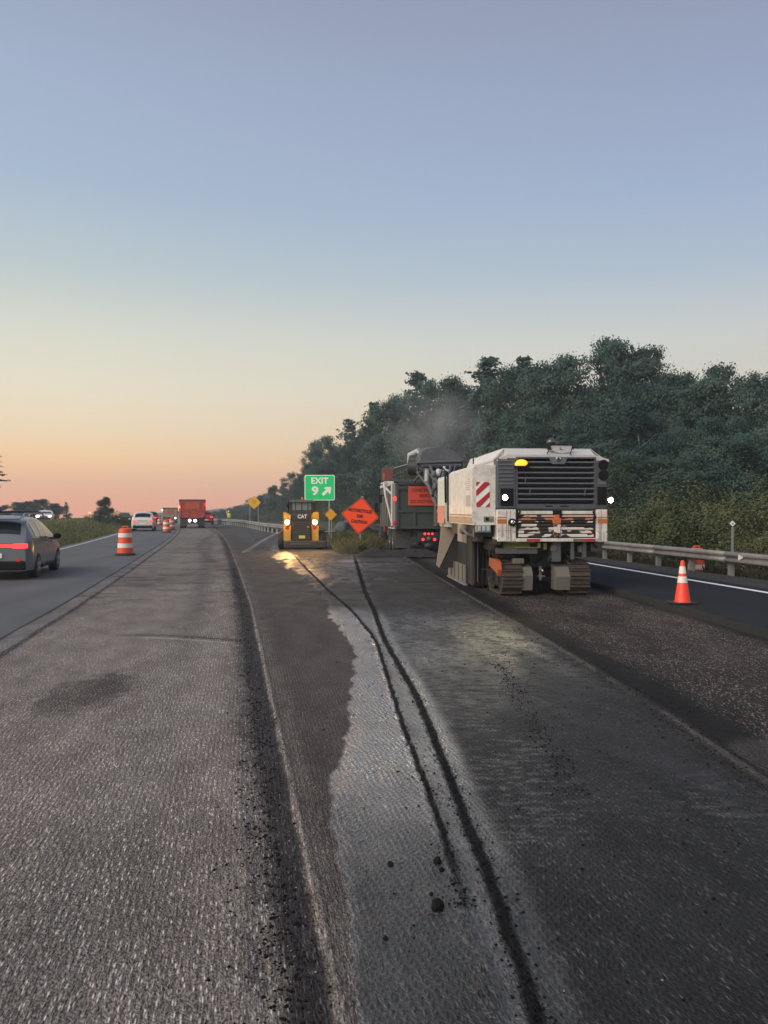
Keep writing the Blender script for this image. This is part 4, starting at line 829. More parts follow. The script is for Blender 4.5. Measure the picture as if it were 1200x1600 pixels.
MB().box(-1.2, 1.2, .35, 6.8, .95, 1.22, .02).box(-.7,.7,1.2,2.6,.45,1.0).box(-.35,.35,.55,1.2,.6,1.0).box(-1.15,-.7,.5,1.4,.82,1.0).box(.5,1.1,.3,1.2,.84,1.0,.03).build('main_frame', M_dark, mill)
MB().box(-1.05, -.45, .2, 1.2, 1.0, 1.19).box(lx(806), lx(845), .05, .12, 1.055, 1.075).box(lx(842), lx(846), .05, .12, 1.055, 1.17).box(lx(792), lx(836), .04, .2, 1.165, 1.188).box(lx(852), lx(857), .1, .2, 1.02, 1.17).build('lime_guard', M_yel, mill)
MB().box(lx(778), lx(842), .10, .6, .93, 1.05).box(lx(866), lx(880), .12, .5, .75, 1.2).box(lx(895), lx(900), .05, .12, .8, 1.2).box(lx(915),lx(921),.1,.2,.85,1.2).box(.95,1.2,.2,.7,.95,1.19,.03).build('frame_bracket', mat('frame_steel', (.09,.10,.10), .5, dirt=.4), mill)
MB().box(lx(770), lx(783), -.01, .3, 1.12, 1.25, .03).tube([(lx(776),.0,1.2),(lx(772),.1,1.05),(lx(774),.2,.9)],.03).build('tow_lug', M_dark, mill)
MB().prism([(lx(930),1.18),(lx(948),1.18),(lx(942),1.05),(lx(938),1.05)], 'y', .0, .2).build('lower_hook', M_dark, mill)
# rear tracks
def crawler(xc, y0, first):
    t = thing('crawler_track', None, None, (0,0,0)); t.parent = mill
    hw, L_, H = .235, 1.55, .74
    def loopp(n=34):
        pts = []; r = H/2; s = L_-H; per = 2*s+2*math.pi*r
        for k in range(n):
            d = per*k/n
            if d < s: p = (y0+r+d, 0.0, 0)
            elif d < s+math.pi*r: a = (d-s)/r; p = (y0+r+s+r*math.sin(a), r-r*math.cos(a), -a)
            elif d < 2*s+math.pi*r: p = (y0+r+s-(d-s-math.pi*r), H, math.pi)
            else: a = (d-2*s-math.pi*r)/r; p = (y0+r-r*math.sin(a), r+r*math.cos(a), math.pi-a)
            pts.append(p)
        return pts
    for y, z, a in loopp(22):
        cy, czz = y0+L_/2, H/2
        d = Vector((0, y-min(max(y, y0+H/2), y0+L_-H/2), z-H/2)); d.normalize() if d.length > .01 else None
        rot = Matrix.Rotation(math.atan2(d.z, d.y)-math.pi/2, 4, 'X')
        MB().box(-hw, hw, -.078, .078, -.045, .0, .008, rot=rot, piv=(0,0,0)).box(-hw, hw, .035, .062, -.002, .035, rot=rot, piv=(0,0,0)).build('track_pad', M_track, t).location = (xc, y, z)
    MB().box(xc-hw*.8, xc+hw*.8, y0+.30, y0+L_-.30, .14, H-.14, .05).cyl((xc-hw*.8, y0+H/2, H/2), (xc+hw*.8, y0+H/2, H/2), H/2-.07, n=20).cyl((xc-hw*.8, y0+L_-H/2, H/2), (xc+hw*.8, y0+L_-H/2, H/2), H/2-.07, n=20).build('track_frame', M_dark, t)
    return t
ta = crawler(lx(801), .0, True); tb_ = crawler(lx(909), .0, False)
MB().prism([(.05,.12),(.0,.45),(.12,.62),(.40,.68),(.40,.12)], 'x', lx(816.5), lx(833), ).build('track_guard', M_cast, ta)
MB().prism([(.05,.12),(.0,.42),(.12,.62),(.40,.68),(.40,.12)], 'x', lx(870), lx(893.5)).build('track_guard', M_cast, tb_)
MB().prism([(.04,.44),(.0,.58),(.06,.74),(.25,.80),(.9,.80),(.9,.62),(.12,.50)], 'x', lx(777), lx(784.5)-.015).build('orange_guard', mat('orange_track_guard', (.40,.085,.03), .55, dirt=.4, dcol=(.2,.1,.06), sc=5), ta)
for xc in (lx(801)+.22, lx(909)-.22): MB().cyl((xc, .75, .6), (xc, .75, 1.0), .13).cyl((xc,.75,.9),(xc,.75,1.2),.19).build('lifting_column', M_dark, mill, True)
MB().cyl((lx(817), .8, .45), (lx(893), .8, .45), .08).build('axle_beam', M_dark, mill)
MB().box(-.16,-.1,.5,.56,.3,.62).box(-.2,-.02,.48,.54,.38,.41).ball((-.1,.45,.52),.05).build('coupling', M_chrome, mill)
# milling drum housing, scraper and side plate
MB().box(-1.42, 1.15, 2.6, 4.6, .18, 1.0).box(-1.42, -.95, 1.9, 2.62, .05, 1.45).build('drum_housing', M_dark, mill)
for k in range(5): MB().box(-1.40+.10*k, -1.37+.10*k, 1.82, 1.9, .1, 1.4).build('housing_rib', M_dark, mill)
MB().box(-1.22,-.98,1.80,1.84,.44,.46).box(-1.33,-1.31,1.76,1.8,.15,1.2).build('housing_bar', mat('dull_steel', (.16,.15,.14), .5, .4), mill)
sp_ = MB().box(-1.50, -1.44, 2.6, 5.1, .03, .50, .01).build('side_plate', mat('muddy_plate', (.17,.155,.135), .7, dirt=.4, dcol=(.07,.06,.05), sc=4), mill)
for y in (2.75, 3.35, 3.95, 4.5): MB().box(-1.53, -1.505, y, y+.12, .08, .5, .006).build('plate_rib', M_cast, sp_)
MB().box(-1.515, -1.43, 2.5, 5.2, -.01, .03).build('skid', M_steel, sp_)
MB().prism([(-1.44,1.50),(-1.42,1.40),(-1.92,.33),(-2.0,.40),(-1.84,1.52)], 'y', 4.00, 4.06).build('swing_plate', M_tan, mill)
MB().prism([(-1.80,1.60),(-1.84,1.50),(-1.44,1.48),(-1.44,1.62)], 'y', 3.96, 4.0).build('swing_hinge', M_tan, mill)
MB().prism([(-1.42,1.40),(-1.92,.33),(-1.43,.33)], 'y', 4.02, 4.05).box(-1.43, -1.40, 2.6, 4.0, .33, 1.45).build('dark_skirt', M_dark, mill)
crawler(-.95, 5.6, False); crawler(.95, 5.6, False)
# operator canopy with dusty arched roof
dust = mat('dusty_canopy', (.075,.08,.092), .75, dirt=.45, dcol=(.17,.17,.165), sc=1.2)
# discharge conveyor swung to the left over the truck
mill_inv = Matrix.Translation((MX, MY, -.03)) @ Matrix.Rotation(math.atan(.08), 4, 'Z'); mill_inv = mill_inv.inverted()
def wl(x, y, z): return mill_inv @ Vector((x, y, z))
cv = thing('conveyor', None, None); cv.parent = mill
A = wl(2.75, 23.2, 1.9); B = wl(1.75, 32.3, 4.05); ax = (B-A).normalized(); sd_ = ax.cross(Vector((0,0,1))).normalized(); upv = sd_.cross(ax)
def bar(p, q, r, name='brace', m=M_mgrey): MB().cyl(p, q, r, r, 8).build(name, m, cv)
Lc = (B-A).length
for s in (-.62, .62):
    for u in (-.28, .22): bar(A+sd_*s+upv*u, B+sd_*s+upv*u, .045, 'rail')
    n = 9
    for k in range(n): bar(A+sd_*s+ax*(Lc*k/n)+upv*(-.28 if k % 2 else .22), A+sd_*s+ax*(Lc*(k+1)/n)+upv*(.22 if k % 2 else -.28), .03)
b = MB(); b.b.faces.new([b.b.verts.new(p) for p in (A-sd_*.56-upv*.2, A+sd_*.56-upv*.2, B+sd_*.56-upv*.2, B-sd_*.56-upv*.2)]); b.b.faces.new([b.b.verts.new(p) for p in (A-sd_*.56-upv*.16, A+sd_*.56-upv*.16, B+sd_*.56-upv*.16, B-sd_*.56-upv*.16)]); b.build('belt', M_rub, cv)
# end hood: broad dusty arch above the discharge end (photo 655-722)
Ym = 29.0
def pw(px, py, Y=Ym): return wl((px-600)/FP*Y, Y, HC+(HZ-py)/FP*Y)
arch = [(657,722),(657,714),(660,706),(666,701.5),(676,699.5),(690,699),(702,701),(712,706),(719,712),(723,719),(723,722)]
b = MB(); fa = [b.b.verts.new(pw(x, y_, 27.4)) for x, y_ in arch]; fb = [b.b.verts.new(pw(x-9, y_-1+.2*(y_-699), 32.0)) for x, y_ in arch]
for k in range(len(arch)-1): b.b.faces.new((fa[k], fa[k+1], fb[k+1], fb[k]))
b.b.faces.new(fa); b.b.faces.new(fb[::-1]); b.build('end_hood', dust, cv, True)
b = MB(); b.cyl(pw(654,723,27.3), pw(737,720,27.3), .05).build('hood_beam', M_mgrey, cv)
MB().cyl(pw(660,727,27.4), pw(722,727,27.4), .10).build('drive_pulley', M_mgrey, cv)
MB().cyl(pw(652,705,31), pw(668,722,27.5), .06).cyl(pw(668,722,27.5), pw(667,752,27.5), .09).cyl(pw(640,712,31.5), pw(655,704,31), .12).build('white_arm', mat('pale_arm', (.42,.42,.40), .5, dirt=.4), cv)
MB().cyl(pw(667,752,27.5), pw(684,792,26.5), .07).cyl(pw(648,752,31), pw(661,735,30), .05).cyl(pw(660,735,30),pw(652,728,31),.04).build('hydraulic_ram', M_mgrey, cv)
MB().box(0,.9,0,.9,0,.85,.08).build('chute', M_black, cv).location = pw(642,742,31.6)
MB().cyl(pw(640,730,31), pw(664,730,30.8), .34, n=16).cyl(pw(641,720,31), pw(662,720,30.8), .22, n=14).build('head_drum', M_dark, cv, True)
MB().box(-.05,.05,-.05,.05,0,.35,.01).build('mirror_pad', M_mroof, cv).location = pw(638.5,724,31)
for k, (a_, c_) in enumerate([((672,728),(690,770)),((684,730),(676,775)),((694,730),(700,765)),((704,728),(694,800)),((676,775),(700,815)),((692,770),(684,800)),((712,728),(700,760)),((686,800),(694,845)),((686,735),(700,735)),((680,750),(704,752))]):
    bar(pw(a_[0], a_[1], 27.2-.05*k), pw(c_[0], c_[1], 25.6), .05 if k < 5 else .035, 'lattice', [M_mgrey, M_dark, M_mroof][k % 3])
MB().box(-.5,.45,-.35,.35,-1.25,.55,.05).build('conveyor_gear', M_dark, cv).location = pw(702,768,27.0)
for k, (px, py) in enumerate(((678,741),(685,738),(692,742),(688,752),(680,760),(693,765))): MB().ball((0,0,0), .10, 8, (1,1,1.3)).build('guide_roller', M_mroof if k%2 else M_mgrey, cv).location = pw(px, py, 25.9)
MB().box(-.28,.3,-.2,.2,-1.3,.3,.03).build('lower_chute', M_dark, cv).location = pw(702,825,25.2)

# ================================================================== WHEELS / VEHICLES
def wheel(parent, x, y, r, w, rimm=M_chrome, side=1, rimr=.6, dual=False):
    t = MB().lathe([(r*rimr,-w/2),(r*.94,-w/2),(r,-w*.36),(r,w*.36),(r*.94,w/2),(r*rimr,w/2)], 28, (x, y, r), 'x').build('tyre', M_rub, parent, True)
    b = MB().lathe([(.02,-.01),(r*rimr*.35,.012),(r*rimr*.45,0),(r*rimr*.9,-.03),(r*rimr,.0),(r*rimr,-.03),(.02,-.04)], 22, (0,0,0), 'x')
    for k in range(5):
        a = k*1.257; b.box(-.01, .018, -.035, .035, r*.1, r*rimr*.93, rot=Matrix.Rotation(a, 4, 'X'), piv=(0,0,0))
    o = b.build('rim', rimm, t, True); o.location = (x+side*(w/2+.004), y, r); o.rotation_euler = (0, 0, 0 if side > 0 else math.pi)
    return t
def paint(name, c, rough=.28): return mat(name, c, rough, .15, var=.04, dirt=.12, dcol=tuple(x*.6+.03 for x in c), sc=1.5)
SUVP = dict(top=[(0,.96),(.02,1.04),(.055,1.28),(.10,1.50),(.155,1.625),(.3,1.68),(.45,1.67),(.56,1.58),(.70,1.22),(.735,1.10),(.85,1.03),(.94,.93),(1,.72)], belt=[(0,.95),(.1,1.06),(.5,1.0),(.72,1.02),(1,.70)])
CARP = dict(top=[(0,.90),(.05,.99),(.12,1.04),(.26,1.36),(.38,1.44),(.52,1.42),(.68,1.08),(.72,.98),(.85,.90),(.95,.80),(1,.60)], belt=[(0,.88),(.1,1.0),(.5,.93),(.72,.92),(1,.58)])
PICK = dict(top=[(0,1.05),(.02,1.10),(.33,1.12),(.345,1.3),(.38,1.75),(.5,1.82),(.6,1.78),(.70,1.25),(.74,1.16),(.9,1.10),(.97,1.0),(1,.75)], belt=[(0,1.04),(.35,1.13),(.5,1.15),(.72,1.13),(1,.72)])
def car(name, label, cat, loc, rz, prof, pm, L_=4.6, Wd=1.86, *a_, **k_):
    return car_(name, label, cat, loc, rz, prof, pm, L_, Wd, *a_, **k_)
def car_(name, label, cat, loc, rz, prof, pm, L_=4.6, Wd=1.86, rear_lit=0, front_lit=0, roofrails=False, group=None, detail=1, scale_z=1, bar=False):
    root = thing(name, label, cat, loc, rz, group)
    ty = [p[0] for p in prof['top']]; tz = [p[1]*scale_z for p in prof['top']]; by = [p[0] for p in prof['belt']]; bz = [p[1]*scale_z for p in prof['belt']]
    hw = Wd/2; z0 = .24
    zdrop = lambda a, b: .03+.07*min(1, (a-b)/.6)
    def surf(t, u):
        zt_ = float(np.interp(t, ty, tz)); zb_ = min(float(np.interp(t, by, bz)), zt_-.005); e = min(1, .86+.14*math.sin(min(1, t*9, (1-t)*7)*math.pi/2)); y = -L_/2+L_*t
        if u <= 1: z = z0+(zb_-z0)*u; x = hw*e*(.93+.07*math.sin(math.pi*min(1, .15+u*.75)))
        elif u <= 2: v = u-1; z = zb_+(zt_-zdrop(zt_,zb_)-zb_)*v; x = hw*e*(.965-.25*min(1, (zt_-zb_)/.6)*v**1.3)
        else: v = u-2; x0 = hw*e*(.965-.25*min(1, (zt_-zb_)/.6)); x = x0*(1-v); z = zt_-zdrop(zt_,zb_)*max(0, 1-v)**2.6
        return Vector((x, y, z))
    ts = sorted(set([0,.01,.02,.035,.05,.07,.09,.11,.13]+list(np.linspace(.15,1,26)))); us = [0,.12,.3,.5,.7,.85,.95,1,1.05,1.3,1.6,1.85,1.97,2,2.06,2.15,2.35,2.7,3]
    b = MB(); rows_ = []
    for t in ts:
        r_ = [b.b.verts.new(surf(t, u)) for u in us]; l_ = [b.b.verts.new((-v.co.x, v.co.y, v.co.z)) for v in r_[-2::-1]]; rows_.append(r_+l_)
    for p, q in zip(rows_[:-1], rows_[1:]):
        for k in range(len(p)-1): b.b.faces.new((p[k], p[k+1], q[k+1], q[k]))
        b.b.faces.new((p[-1], p[0], q[0], q[-1]))
    b.b.faces.new(rows_[0][::-1]); b.b.faces.new(rows_[-1])
    body = b.build('body', pm, root, True)
    def pane(nm, t0, t1, u0, u1, sides, m=M_glass, off=.008, par=root, nn=8):
        for s in sides:
            b = MB(); G = []
            for i in range(nn+1):
                G.append([])
                for j in range(nn+1):
                    t = t0+(t1-t0)*i/nn; u = u0+(u1-u0)*j/nn; p = surf(t, u); q = surf(t+.004, u); w = surf(t, u+.01); n_ = (q-p).cross(w-p)
                    n_ = n_.normalized() if n_.length > 1e-9 else Vector((1,0,0))
                    if n_.x < 0 and u < 2: n_ = -n_
                    if u >= 2 and n_.z < 0: n_ = -n_
                    p = p+n_*off; G[-1].append(b.b.verts.new((p.x*s, p.y, p.z)))
            for i in range(nn):
                for j in range(nn): b.b.faces.new((G[i][j], G[i+1][j], G[i+1][j+1], G[i][j+1]))
            b.build(nm, m, par, True)
    a0, a1 = ([t for t, z in zip(ty, tz)][3], .66)
    suv = prof is SUVP; pk = prof is PICK
    w0 = .15 if suv else (.40 if pk else .26); w1 = .60
    cuts = [w0, w0+(w1-w0)*.33, w0+(w1-w0)*.68, w1] if suv else [w0, (w0+w1)/2, w1]
    for p, q in zip(cuts[:-1], cuts[1:]): pane('side_window', p+.006, q-.004, 1.12, 1.86, (1, -1))
    pane('rear_window', *( (.045,.115) if suv else ((.345,.375) if pk else (.14,.25))), 2.18, 3, (1, -1), nn=6)
    pane('windscreen', .60, .705 if not pk else .69, 2.12, 3, (1, -1), nn=6)
    for sx_ in (1, -1):
        for yy in (-L_*.5+.90, L_*.5-.93):
            MB().lathe([(.40,-.02),(.40,.012),(.01,.012)], 26, (sx_*(hw-.075), yy, .39), 'x').build('wheel_arch', M_black, root, True)
            wheel(root, sx_*(hw-.115), yy, .345, .23, M_steel, sx_)
        MB().box(sx_*(hw-.06), sx_*(hw+.02), -L_*.5+1.35, L_*.5-1.4, .24, .34, .02).build('sill', M_black, root)
        m_ = MB().ball((sx_*(hw+.13), L_*.5-1.75, 1.06*scale_z), .12, 10, (1,.5,.75)).box(sx_*(hw-.08), sx_*(hw+.06), L_*.5-1.78, L_*.5-1.72, .98*scale_z, 1.02*scale_z).build('mirror', M_black, root, True)
        for yy in ((-.55, .55) if not pk else (.3,)):
            MB().box(sx_*(hw-.02), sx_*(hw+.022), yy, yy+.16, .90, .93, .006).build('door_handle', M_chrome if detail > 1 else pm, root)
    y = -L_/2
    lm = M_lampr if rear_lit else M_lamprd
    zl = .93*scale_z if suv else .80*scale_z
    for s in (1, -1):
        MB().box(s*hw*.52, s*hw*.90, y-.012, y+.10, zl-.10, zl+.02, .02).build('tail_light', lm, root)
        MB().box(s*hw*.55, s*hw*.88, L_/2-.10, L_/2-.005, .62, .74, .02).build('headlight', M_lampf if front_lit else M_chrome, root)
        MB().box(s*hw*.62, s*hw*.74, y-.02, y+.02, .48, .56, .01).build('reflector', M_lamprd, root)
    if bar: MB().box(-hw*.52, hw*.52, y-.010, y+.03, zl-.07, zl-.0, .01).build('light_bar', lm, root)
    MB().box(-hw*.86, hw*.86, y-.04, y+.25, .26, .50, .04).build('rear_bumper', M_black, root); MB().box(-hw*.8, hw*.8, L_/2-.3, L_/2+.03, .26, .48, .04).build('front_bumper', M_black, root)
    MB().box(-.26, .26, y-.028, y-.0, .58, .70, .005).build('number_plate', M_sign_w, root)
    MB().box(-hw*.45, hw*.45, L_/2-.06, L_/2+.012, .5, .66, .01).build('front_grille', M_black, root)
    if suv: MB().prism([(-L_/2+.22,1.60),(-L_/2+.52,1.665),(-L_/2+.52,1.635),(-L_/2+.24,1.575)], 'x', -.62, .62).build('spoiler', pm, root)
    if roofrails:
        for s in (1, -1): MB().tube([(s*.66, -L_/2+.45, 1.64), (s*.66, -L_/2+.62, 1.73), (s*.66, .55, 1.73), (s*.66, .75, 1.64)], .022).build('roof_rail', M_steel, root)
        MB().box(-.7, .7, -.9, -.82, 1.75, 1.79, .01).box(-.7, .7, .1, .18, 1.75, 1.79, .01).build('roof_bar', M_black, root)
    return root
ang = lambda s: math.atan(s)
car('grey_suv', 'dark grey sport utility car cut by the left edge, red tail light bar lit', 'car', (-10.62, 22.0, .045), R(12.8), SUVP, paint('grey_metallic', (.17,.19,.205), .22), 4.55, 1.90, 1, 0, True, detail=2, bar=True)
car('white_suv', 'white sport utility car ahead in the open lane with red tail lights lit', 'car', (-21.3, 68.2, .045), R(14), SUVP, paint('white_paint', (.70,.68,.63)), 4.6, 1.90, 1, 0)
car('dark_red_suv', 'dark red car ahead of the white one in the open lane', 'car', (-29.7, 98, float(dip(98))+.045), R(15), SUVP, paint('dark_red_paint', (.16,.03,.03)), 4.6, 1.95, 1, 0)
car('oncoming_car', 'dark green grey car far left of the white sport utility car, with pale headlights on', 'car', (-40.2, 119, -.15), R(198), SUVP, paint('dark_green_paint', (.09,.10,.075)), 4.6, 1.9, 0, 1)
zc = HC-18*92/FP
car('oncoming_white_car', 'white car coming the other way on the rise left, both headlights glaring', 'car', (-40.6, 92, zc), R(200), CARP, paint('white_paint_b', (.66,.63,.60)), 4.5, 1.85, 0, 1, scale_z=.95)
car('oncoming_dark_car', 'dark car on the opposite carriageway with only its roof showing over the grey car', 'car', (-36.0, 76, .24), R(197), CARP, paint('dark_paint', (.04,.042,.045)), 4.6, 1.85, 0, 0)
car('red_car', 'red vehicle partly hidden beyond the right side of the red dump truck', 'car', (-24.1, 104, float(dip(104))+.0), R(14), SUVP, paint('red_paint', (.32,.03,.03)), 4.6, 1.9, 1, 0, scale_z=1.12)
car('black_pickup', 'black pickup parked in the low ground behind the grass and the motorcycles sign', 'pickup', (-2.15, 50.5, -.60), R(-62), PICK, paint('black_paint', (.018,.019,.021)), 5.6, 1.95, 0, 0)
# ------------------------------------------------ dump trucks
def dump_truck(name, label, loc, rz, bm, gate_m, near=False, lit='r', H=3.08, tarp=False):
    t = thing(name, label, 'dump truck', loc, rz)
    W2 = 1.22; Lb = 6.6 if near else 5.2; zb_ = 1.10
    bd = MB().box(-W2, W2, .12, Lb, zb_, zb_+.10).box(-W2, -W2+.07, .12, Lb, zb_+.1, H-.02, .01).box(W2-.07, W2, .12, Lb, zb_+.1, H-.02, .01).box(-W2+.07, W2-.07, Lb-.08, Lb, zb_+.1, H+.1).build('dump_body', bm, t)
    n = 6
    for s in (-1, 1):
        for k in range(n): y = .35+k*(Lb-.6)/(n-1); MB().box(s*W2, s*(W2+.07), y-.06, y+.06, zb_, H-.06, .01).build('body_rib', bm, bd)
        MB().box(s*(W2-.02), s*(W2+.09), .1, Lb, H-.12, H+.02, .015).build('top_rail', M_mroof if near else bm, bd)
        MB().box(s*(W2+.005), s*(W2+.08), .12, .26, zb_-.05, H, .01).build('corner_post', mat('dusty_steel_post', (.26,.26,.24), .6, dirt=.4) if near else bm, bd)
    tg = MB().box(-W2+.02, W2-.02, .03, .11, zb_-.02, H-.02).build('tailgate', gate_m, t)
    for z in (zb_+.03, zb_+.72, H-.30, H-.08) if near else (zb_+.05, zb_+.75, H-.08): MB().box(-W2+.02, W2-.02, -.03, .03, z-.06, z+.06, .012).build('gate_rail', gate_m, tg)
    for x in (-W2+.08, -.42, .42, W2-.08): MB().box(x-.055, x+.055, -.025, .03, zb_+.04, (zb_+.70) if abs(x) < 1 else H-.1, .01).build('gate_rib', gate_m, tg)
    for s in (-1, 1):
        MB().cyl((s*(W2-.1), 0, H-.02), (s*(W2+.1), 0, H-.02), .05).box(s*(W2-.16), s*(W2-.02), -.05, .05, zb_-.05, zb_+.1, .01).build('gate_hinge', M_dark, tg)
    MB().box(-.45, .45, .3, Lb+2.2, .72, 1.02).build('chassis', M_dark, t)
    for s in (-1, 1):
        for y in ((1.3, 2.65) if near else (1.4, 2.7)):
            for o_ in (0, .33): wheel(t, s*(1.08-o_), y, .51, .28, M_chrome if near else M_steel, s, .52)
        wheel(t, s*1.02, Lb+1.6, .51, .3, M_chrome, s, .52)
        MB().box(s*.52, s*1.22, .45, .49, .24, 1.06, .008).build('mud_flap', mat('mud_flap_rubber', (.055,.053,.05), .8, dirt=.45, dcol=(.10,.09,.08), sc=4), t)
    MB().prism([(.5,1.08),(.75,1.09),(3.2,1.09),(3.4,.7),(3.35,.7),(3.15,1.05),(.7,1.05)], 'x', -1.24, -.55).prism([(.5,1.08),(.75,1.09),(3.2,1.09),(3.4,.7),(3.35,.7),(3.15,1.05),(.7,1.05)], 'x', .55, 1.24).build('fender', M_mroof if near else M_dark, t)
    # cab
    cb_ = MB().prism([(Lb+.35,.75),(Lb+.35,2.55),(Lb+.55,2.68),(Lb+1.5,2.65),(Lb+1.95,1.75),(Lb+3.1,1.55),(Lb+3.2,.75)], 'x', -1.02, 1.02).build('cab', bm if not near else mat('truck_cab_red', (.20,.035,.03), .4, dirt=.3), t)
    MB().box(-.8, .8, Lb+.34, Lb+.349, 1.75, 2.4).build('cab_window', M_glass, cb_)
    for s in (-1, 1): MB().box(s*1.25, s*1.42, Lb+1.8, Lb+1.88, 1.75, 2.25, .02).cyl((s*1.0, Lb+1.8, 2.2), (s*1.3, Lb+1.84, 2.2), .02).build('mirror', M_black, cb_)
    MB().box(-.55, .55, .06, .14, .50, .70, .01).build('light_panel', M_dark, t)
    return t, tg, bd
M_gry = mat('dump_body_grey', (.050,.062,.062), .55, .2, dirt=.45, dcol=(.09,.088,.082), sc=1.5)
M_side = mat('dump_side', (.15,.15,.14), .45, .4, dirt=.45, dcol=(.13,.12,.11), sc=1.8)
trk, tg, bd = dump_truck('grey_dump_truck', 'dark grey dump truck with an orange sign on its tailgate, under the conveyor', (1.72, 32.6, 0), ang(.095), M_side, M_gry, True)
so = MB().box(-.70, .80, -.05, -.035, 2.06, 2.88, .01).build('warning_sign', mat('tailgate_sign_orange', (.62,.075,.04), .5, dirt=.2, dcol=(.3,.06,.04), sc=3), tg)
for tx_, z in (('CONSTRUCTION', 2.70), ('VEHICLE', 2.47), ('DO NOT FOLLOW', 2.22)): text_part('lettering', tx_, .20, mat('sign_dark_red', (.09,.02,.018), .6), so, (.05, -.053, z), .78)
for x, z in ((-1.24, 2.35), (-1.27, 1.32)): MB().lathe([(.02,-.05),(.075,-.035),(.085,0),(.01,.0)], 16, (x, .10, z), 'y').build('side_marker', M_lampr if z > 2 else M_lamprd, trk, True)
lp = MB().box(-.28, .62, .02, .08, .52, .92, .02).build('lamp_cluster', M_dark, trk)
for x, z, r in ((.02,.86,.050),(.18,.86,.045),(.34,.86,.045),(-.06,.62,.058),(.44,.62,.058)): MB().lathe([(.01,-.03),(r*.8,-.025),(r,0),(.01,.0)], 16, (x, .018, z), 'y').build('red_lamp', M_lampr, lp, True)
MB().lathe([(.01,-.03),(.06,-.025),(.085,0),(.01,0)], 14, (.19,.0,.66), 'y').build('tow_eye', M_cast, lp, True)
MB().ball((.22,.1,.36), .22, 12, (1,.6,.7)).box(-.1,.5,.1,.3,.40,.56,.03).build('rear_hitch', M_dark, trk, True)
MB().tube([(-1.15, 4.5, 3.12), (-1.42, 4.5, 3.14), (-1.42, 2.6, 3.1)], .05).tube([(-1.62, 1.2, 3.08), (-1.58, .9, 2.5), (-1.33, .7, 1.35)], .045).tube([(-1.25,1.2,3.1),(-1.62,1.2,3.08)], .04).build('tarp_arm', M_mroof, trk)
MB().box(-1.42,-1.26,.5,.56,2.55,2.60).cyl((-1.36,.3,2.55),(-1.40,3.2,2.95),.05).cyl((-1.38,.3,3.0),(-1.40,1.2,3.05),.04).cyl((-1.36,.25,1.2),(-1.36,.25,3.02),.04).build('side_ladder', M_mroof, trk)
MB().cyl((-1.45,1.9,2.5),(-1.70,2.1,2.56),.03).box(-1.76,-1.60,2.1,2.15,2.2,2.58,.02).build('side_mirror', M_black, trk)
rd = MB().box(-1.20, -.62, 6.6, 6.72, 3.30, 4.0, .02).build('front_board', mat('faded_red_board', (.17,.055,.045), .7, dirt=.3), trk)
MB().box(-1.14, -1.08, 6.59, 6.6, 3.42, 3.75).build('board_mark', M_orng, rd)
MB().cyl((-.6,6.6,4.0),(1.1,6.6,4.5),.03).cyl((-.9,6.6,3.1),(-.9,6.6,3.35),.05).build('tarp_bar', M_steel, trk)
MB().box(-1.235,-1.225,.6,2.4,2.0,2.2).build('side_decal', mat('faded_red_decal', (.30,.05,.05), .6, var=.3, sc=6), bd)
MB().prism([(.3,2.6),(1.5,3.15),(3.5,3.3),(5.8,3.1),(6.4,2.6)], 'x', -1.1, 1.1).build('load', mat('asphalt_load', (.025,.024,.024), .9, var=.5, sc=6, bump=1), trk)
# red truck and the one beyond
M_redt = mat('red_truck_paint', (.36,.045,.03), .5, dirt=.35, dcol=(.24,.10,.07), sc=1.2)
rt_, tg2, _ = dump_truck('red_dump_truck', 'red dump truck driving away on the milled lane, tail lights on', (-19.45, 78, 0), R(14), M_redt, mat('red_tailgate', (.42,.065,.045), .5, dirt=.3, dcol=(.30,.13,.09), sc=2), H=2.82)
MB().box(-.72, .72, -.036, -.03, 1.98, 2.66).build('gate_panel', mat('orange_panel', (.50,.10,.045), .5, dirt=.2), tg2)
MB().box(-1.3, 1.3, -.05, .1, 2.80, 2.96, .03).build('tarp_roll', mat('dusty_tarp', (.10,.09,.08), .8), rt_)
for x in (-1.30, 1.30): MB().box(x-.07, x+.07, -.08, 0, 2.05+.25*(x > 0), 2.32+.25*(x > 0), .02).build('upper_light', mat('orange_red_lamp', (1,.2,.1), .3, emit=(1,.16,.06), es=5) if x < 0 else M_lampr, rt_)
for x in (-.28, .26): MB().lathe([(.01,-.03),(.10,-.025),(.14,0),(.01,0)], 14, (x, -.0, .80), 'y').build('rear_lamp', M_lampp, rt_, True)
r2, tg3, _ = dump_truck('tan_dump_truck', 'pale orange dump truck further ahead with a dark tarp roll on top', (-38.4, 138, float(dip(138))), R(15), mat('tan_truck', (.30,.16,.09), .5, dirt=.4, dcol=(.26,.22,.17), sc=1), mat('tan_gate', (.34,.26,.18), .5, dirt=.3), H=2.65)
MB().box(-.55, .55, -.036, -.03, 1.75, 2.45).build('gate_panel', mat('red_orange_panel', (.50,.09,.05), .5), tg3); MB().box(-1.32, 1.32, -.05, .1, 2.62, 2.80, .03).build('tarp_roll', M_dark, r2)
MB().box(-1.5,-1.34,-.08,0,2.3,2.45,.02).build('upper_light', M_lampp, r2); MB().lathe([(.01,-.03),(.10,-.025),(.15,0),(.01,0)], 14, (.85, -.0, .95), 'y').build('rear_lamp', M_lampp, r2, True)
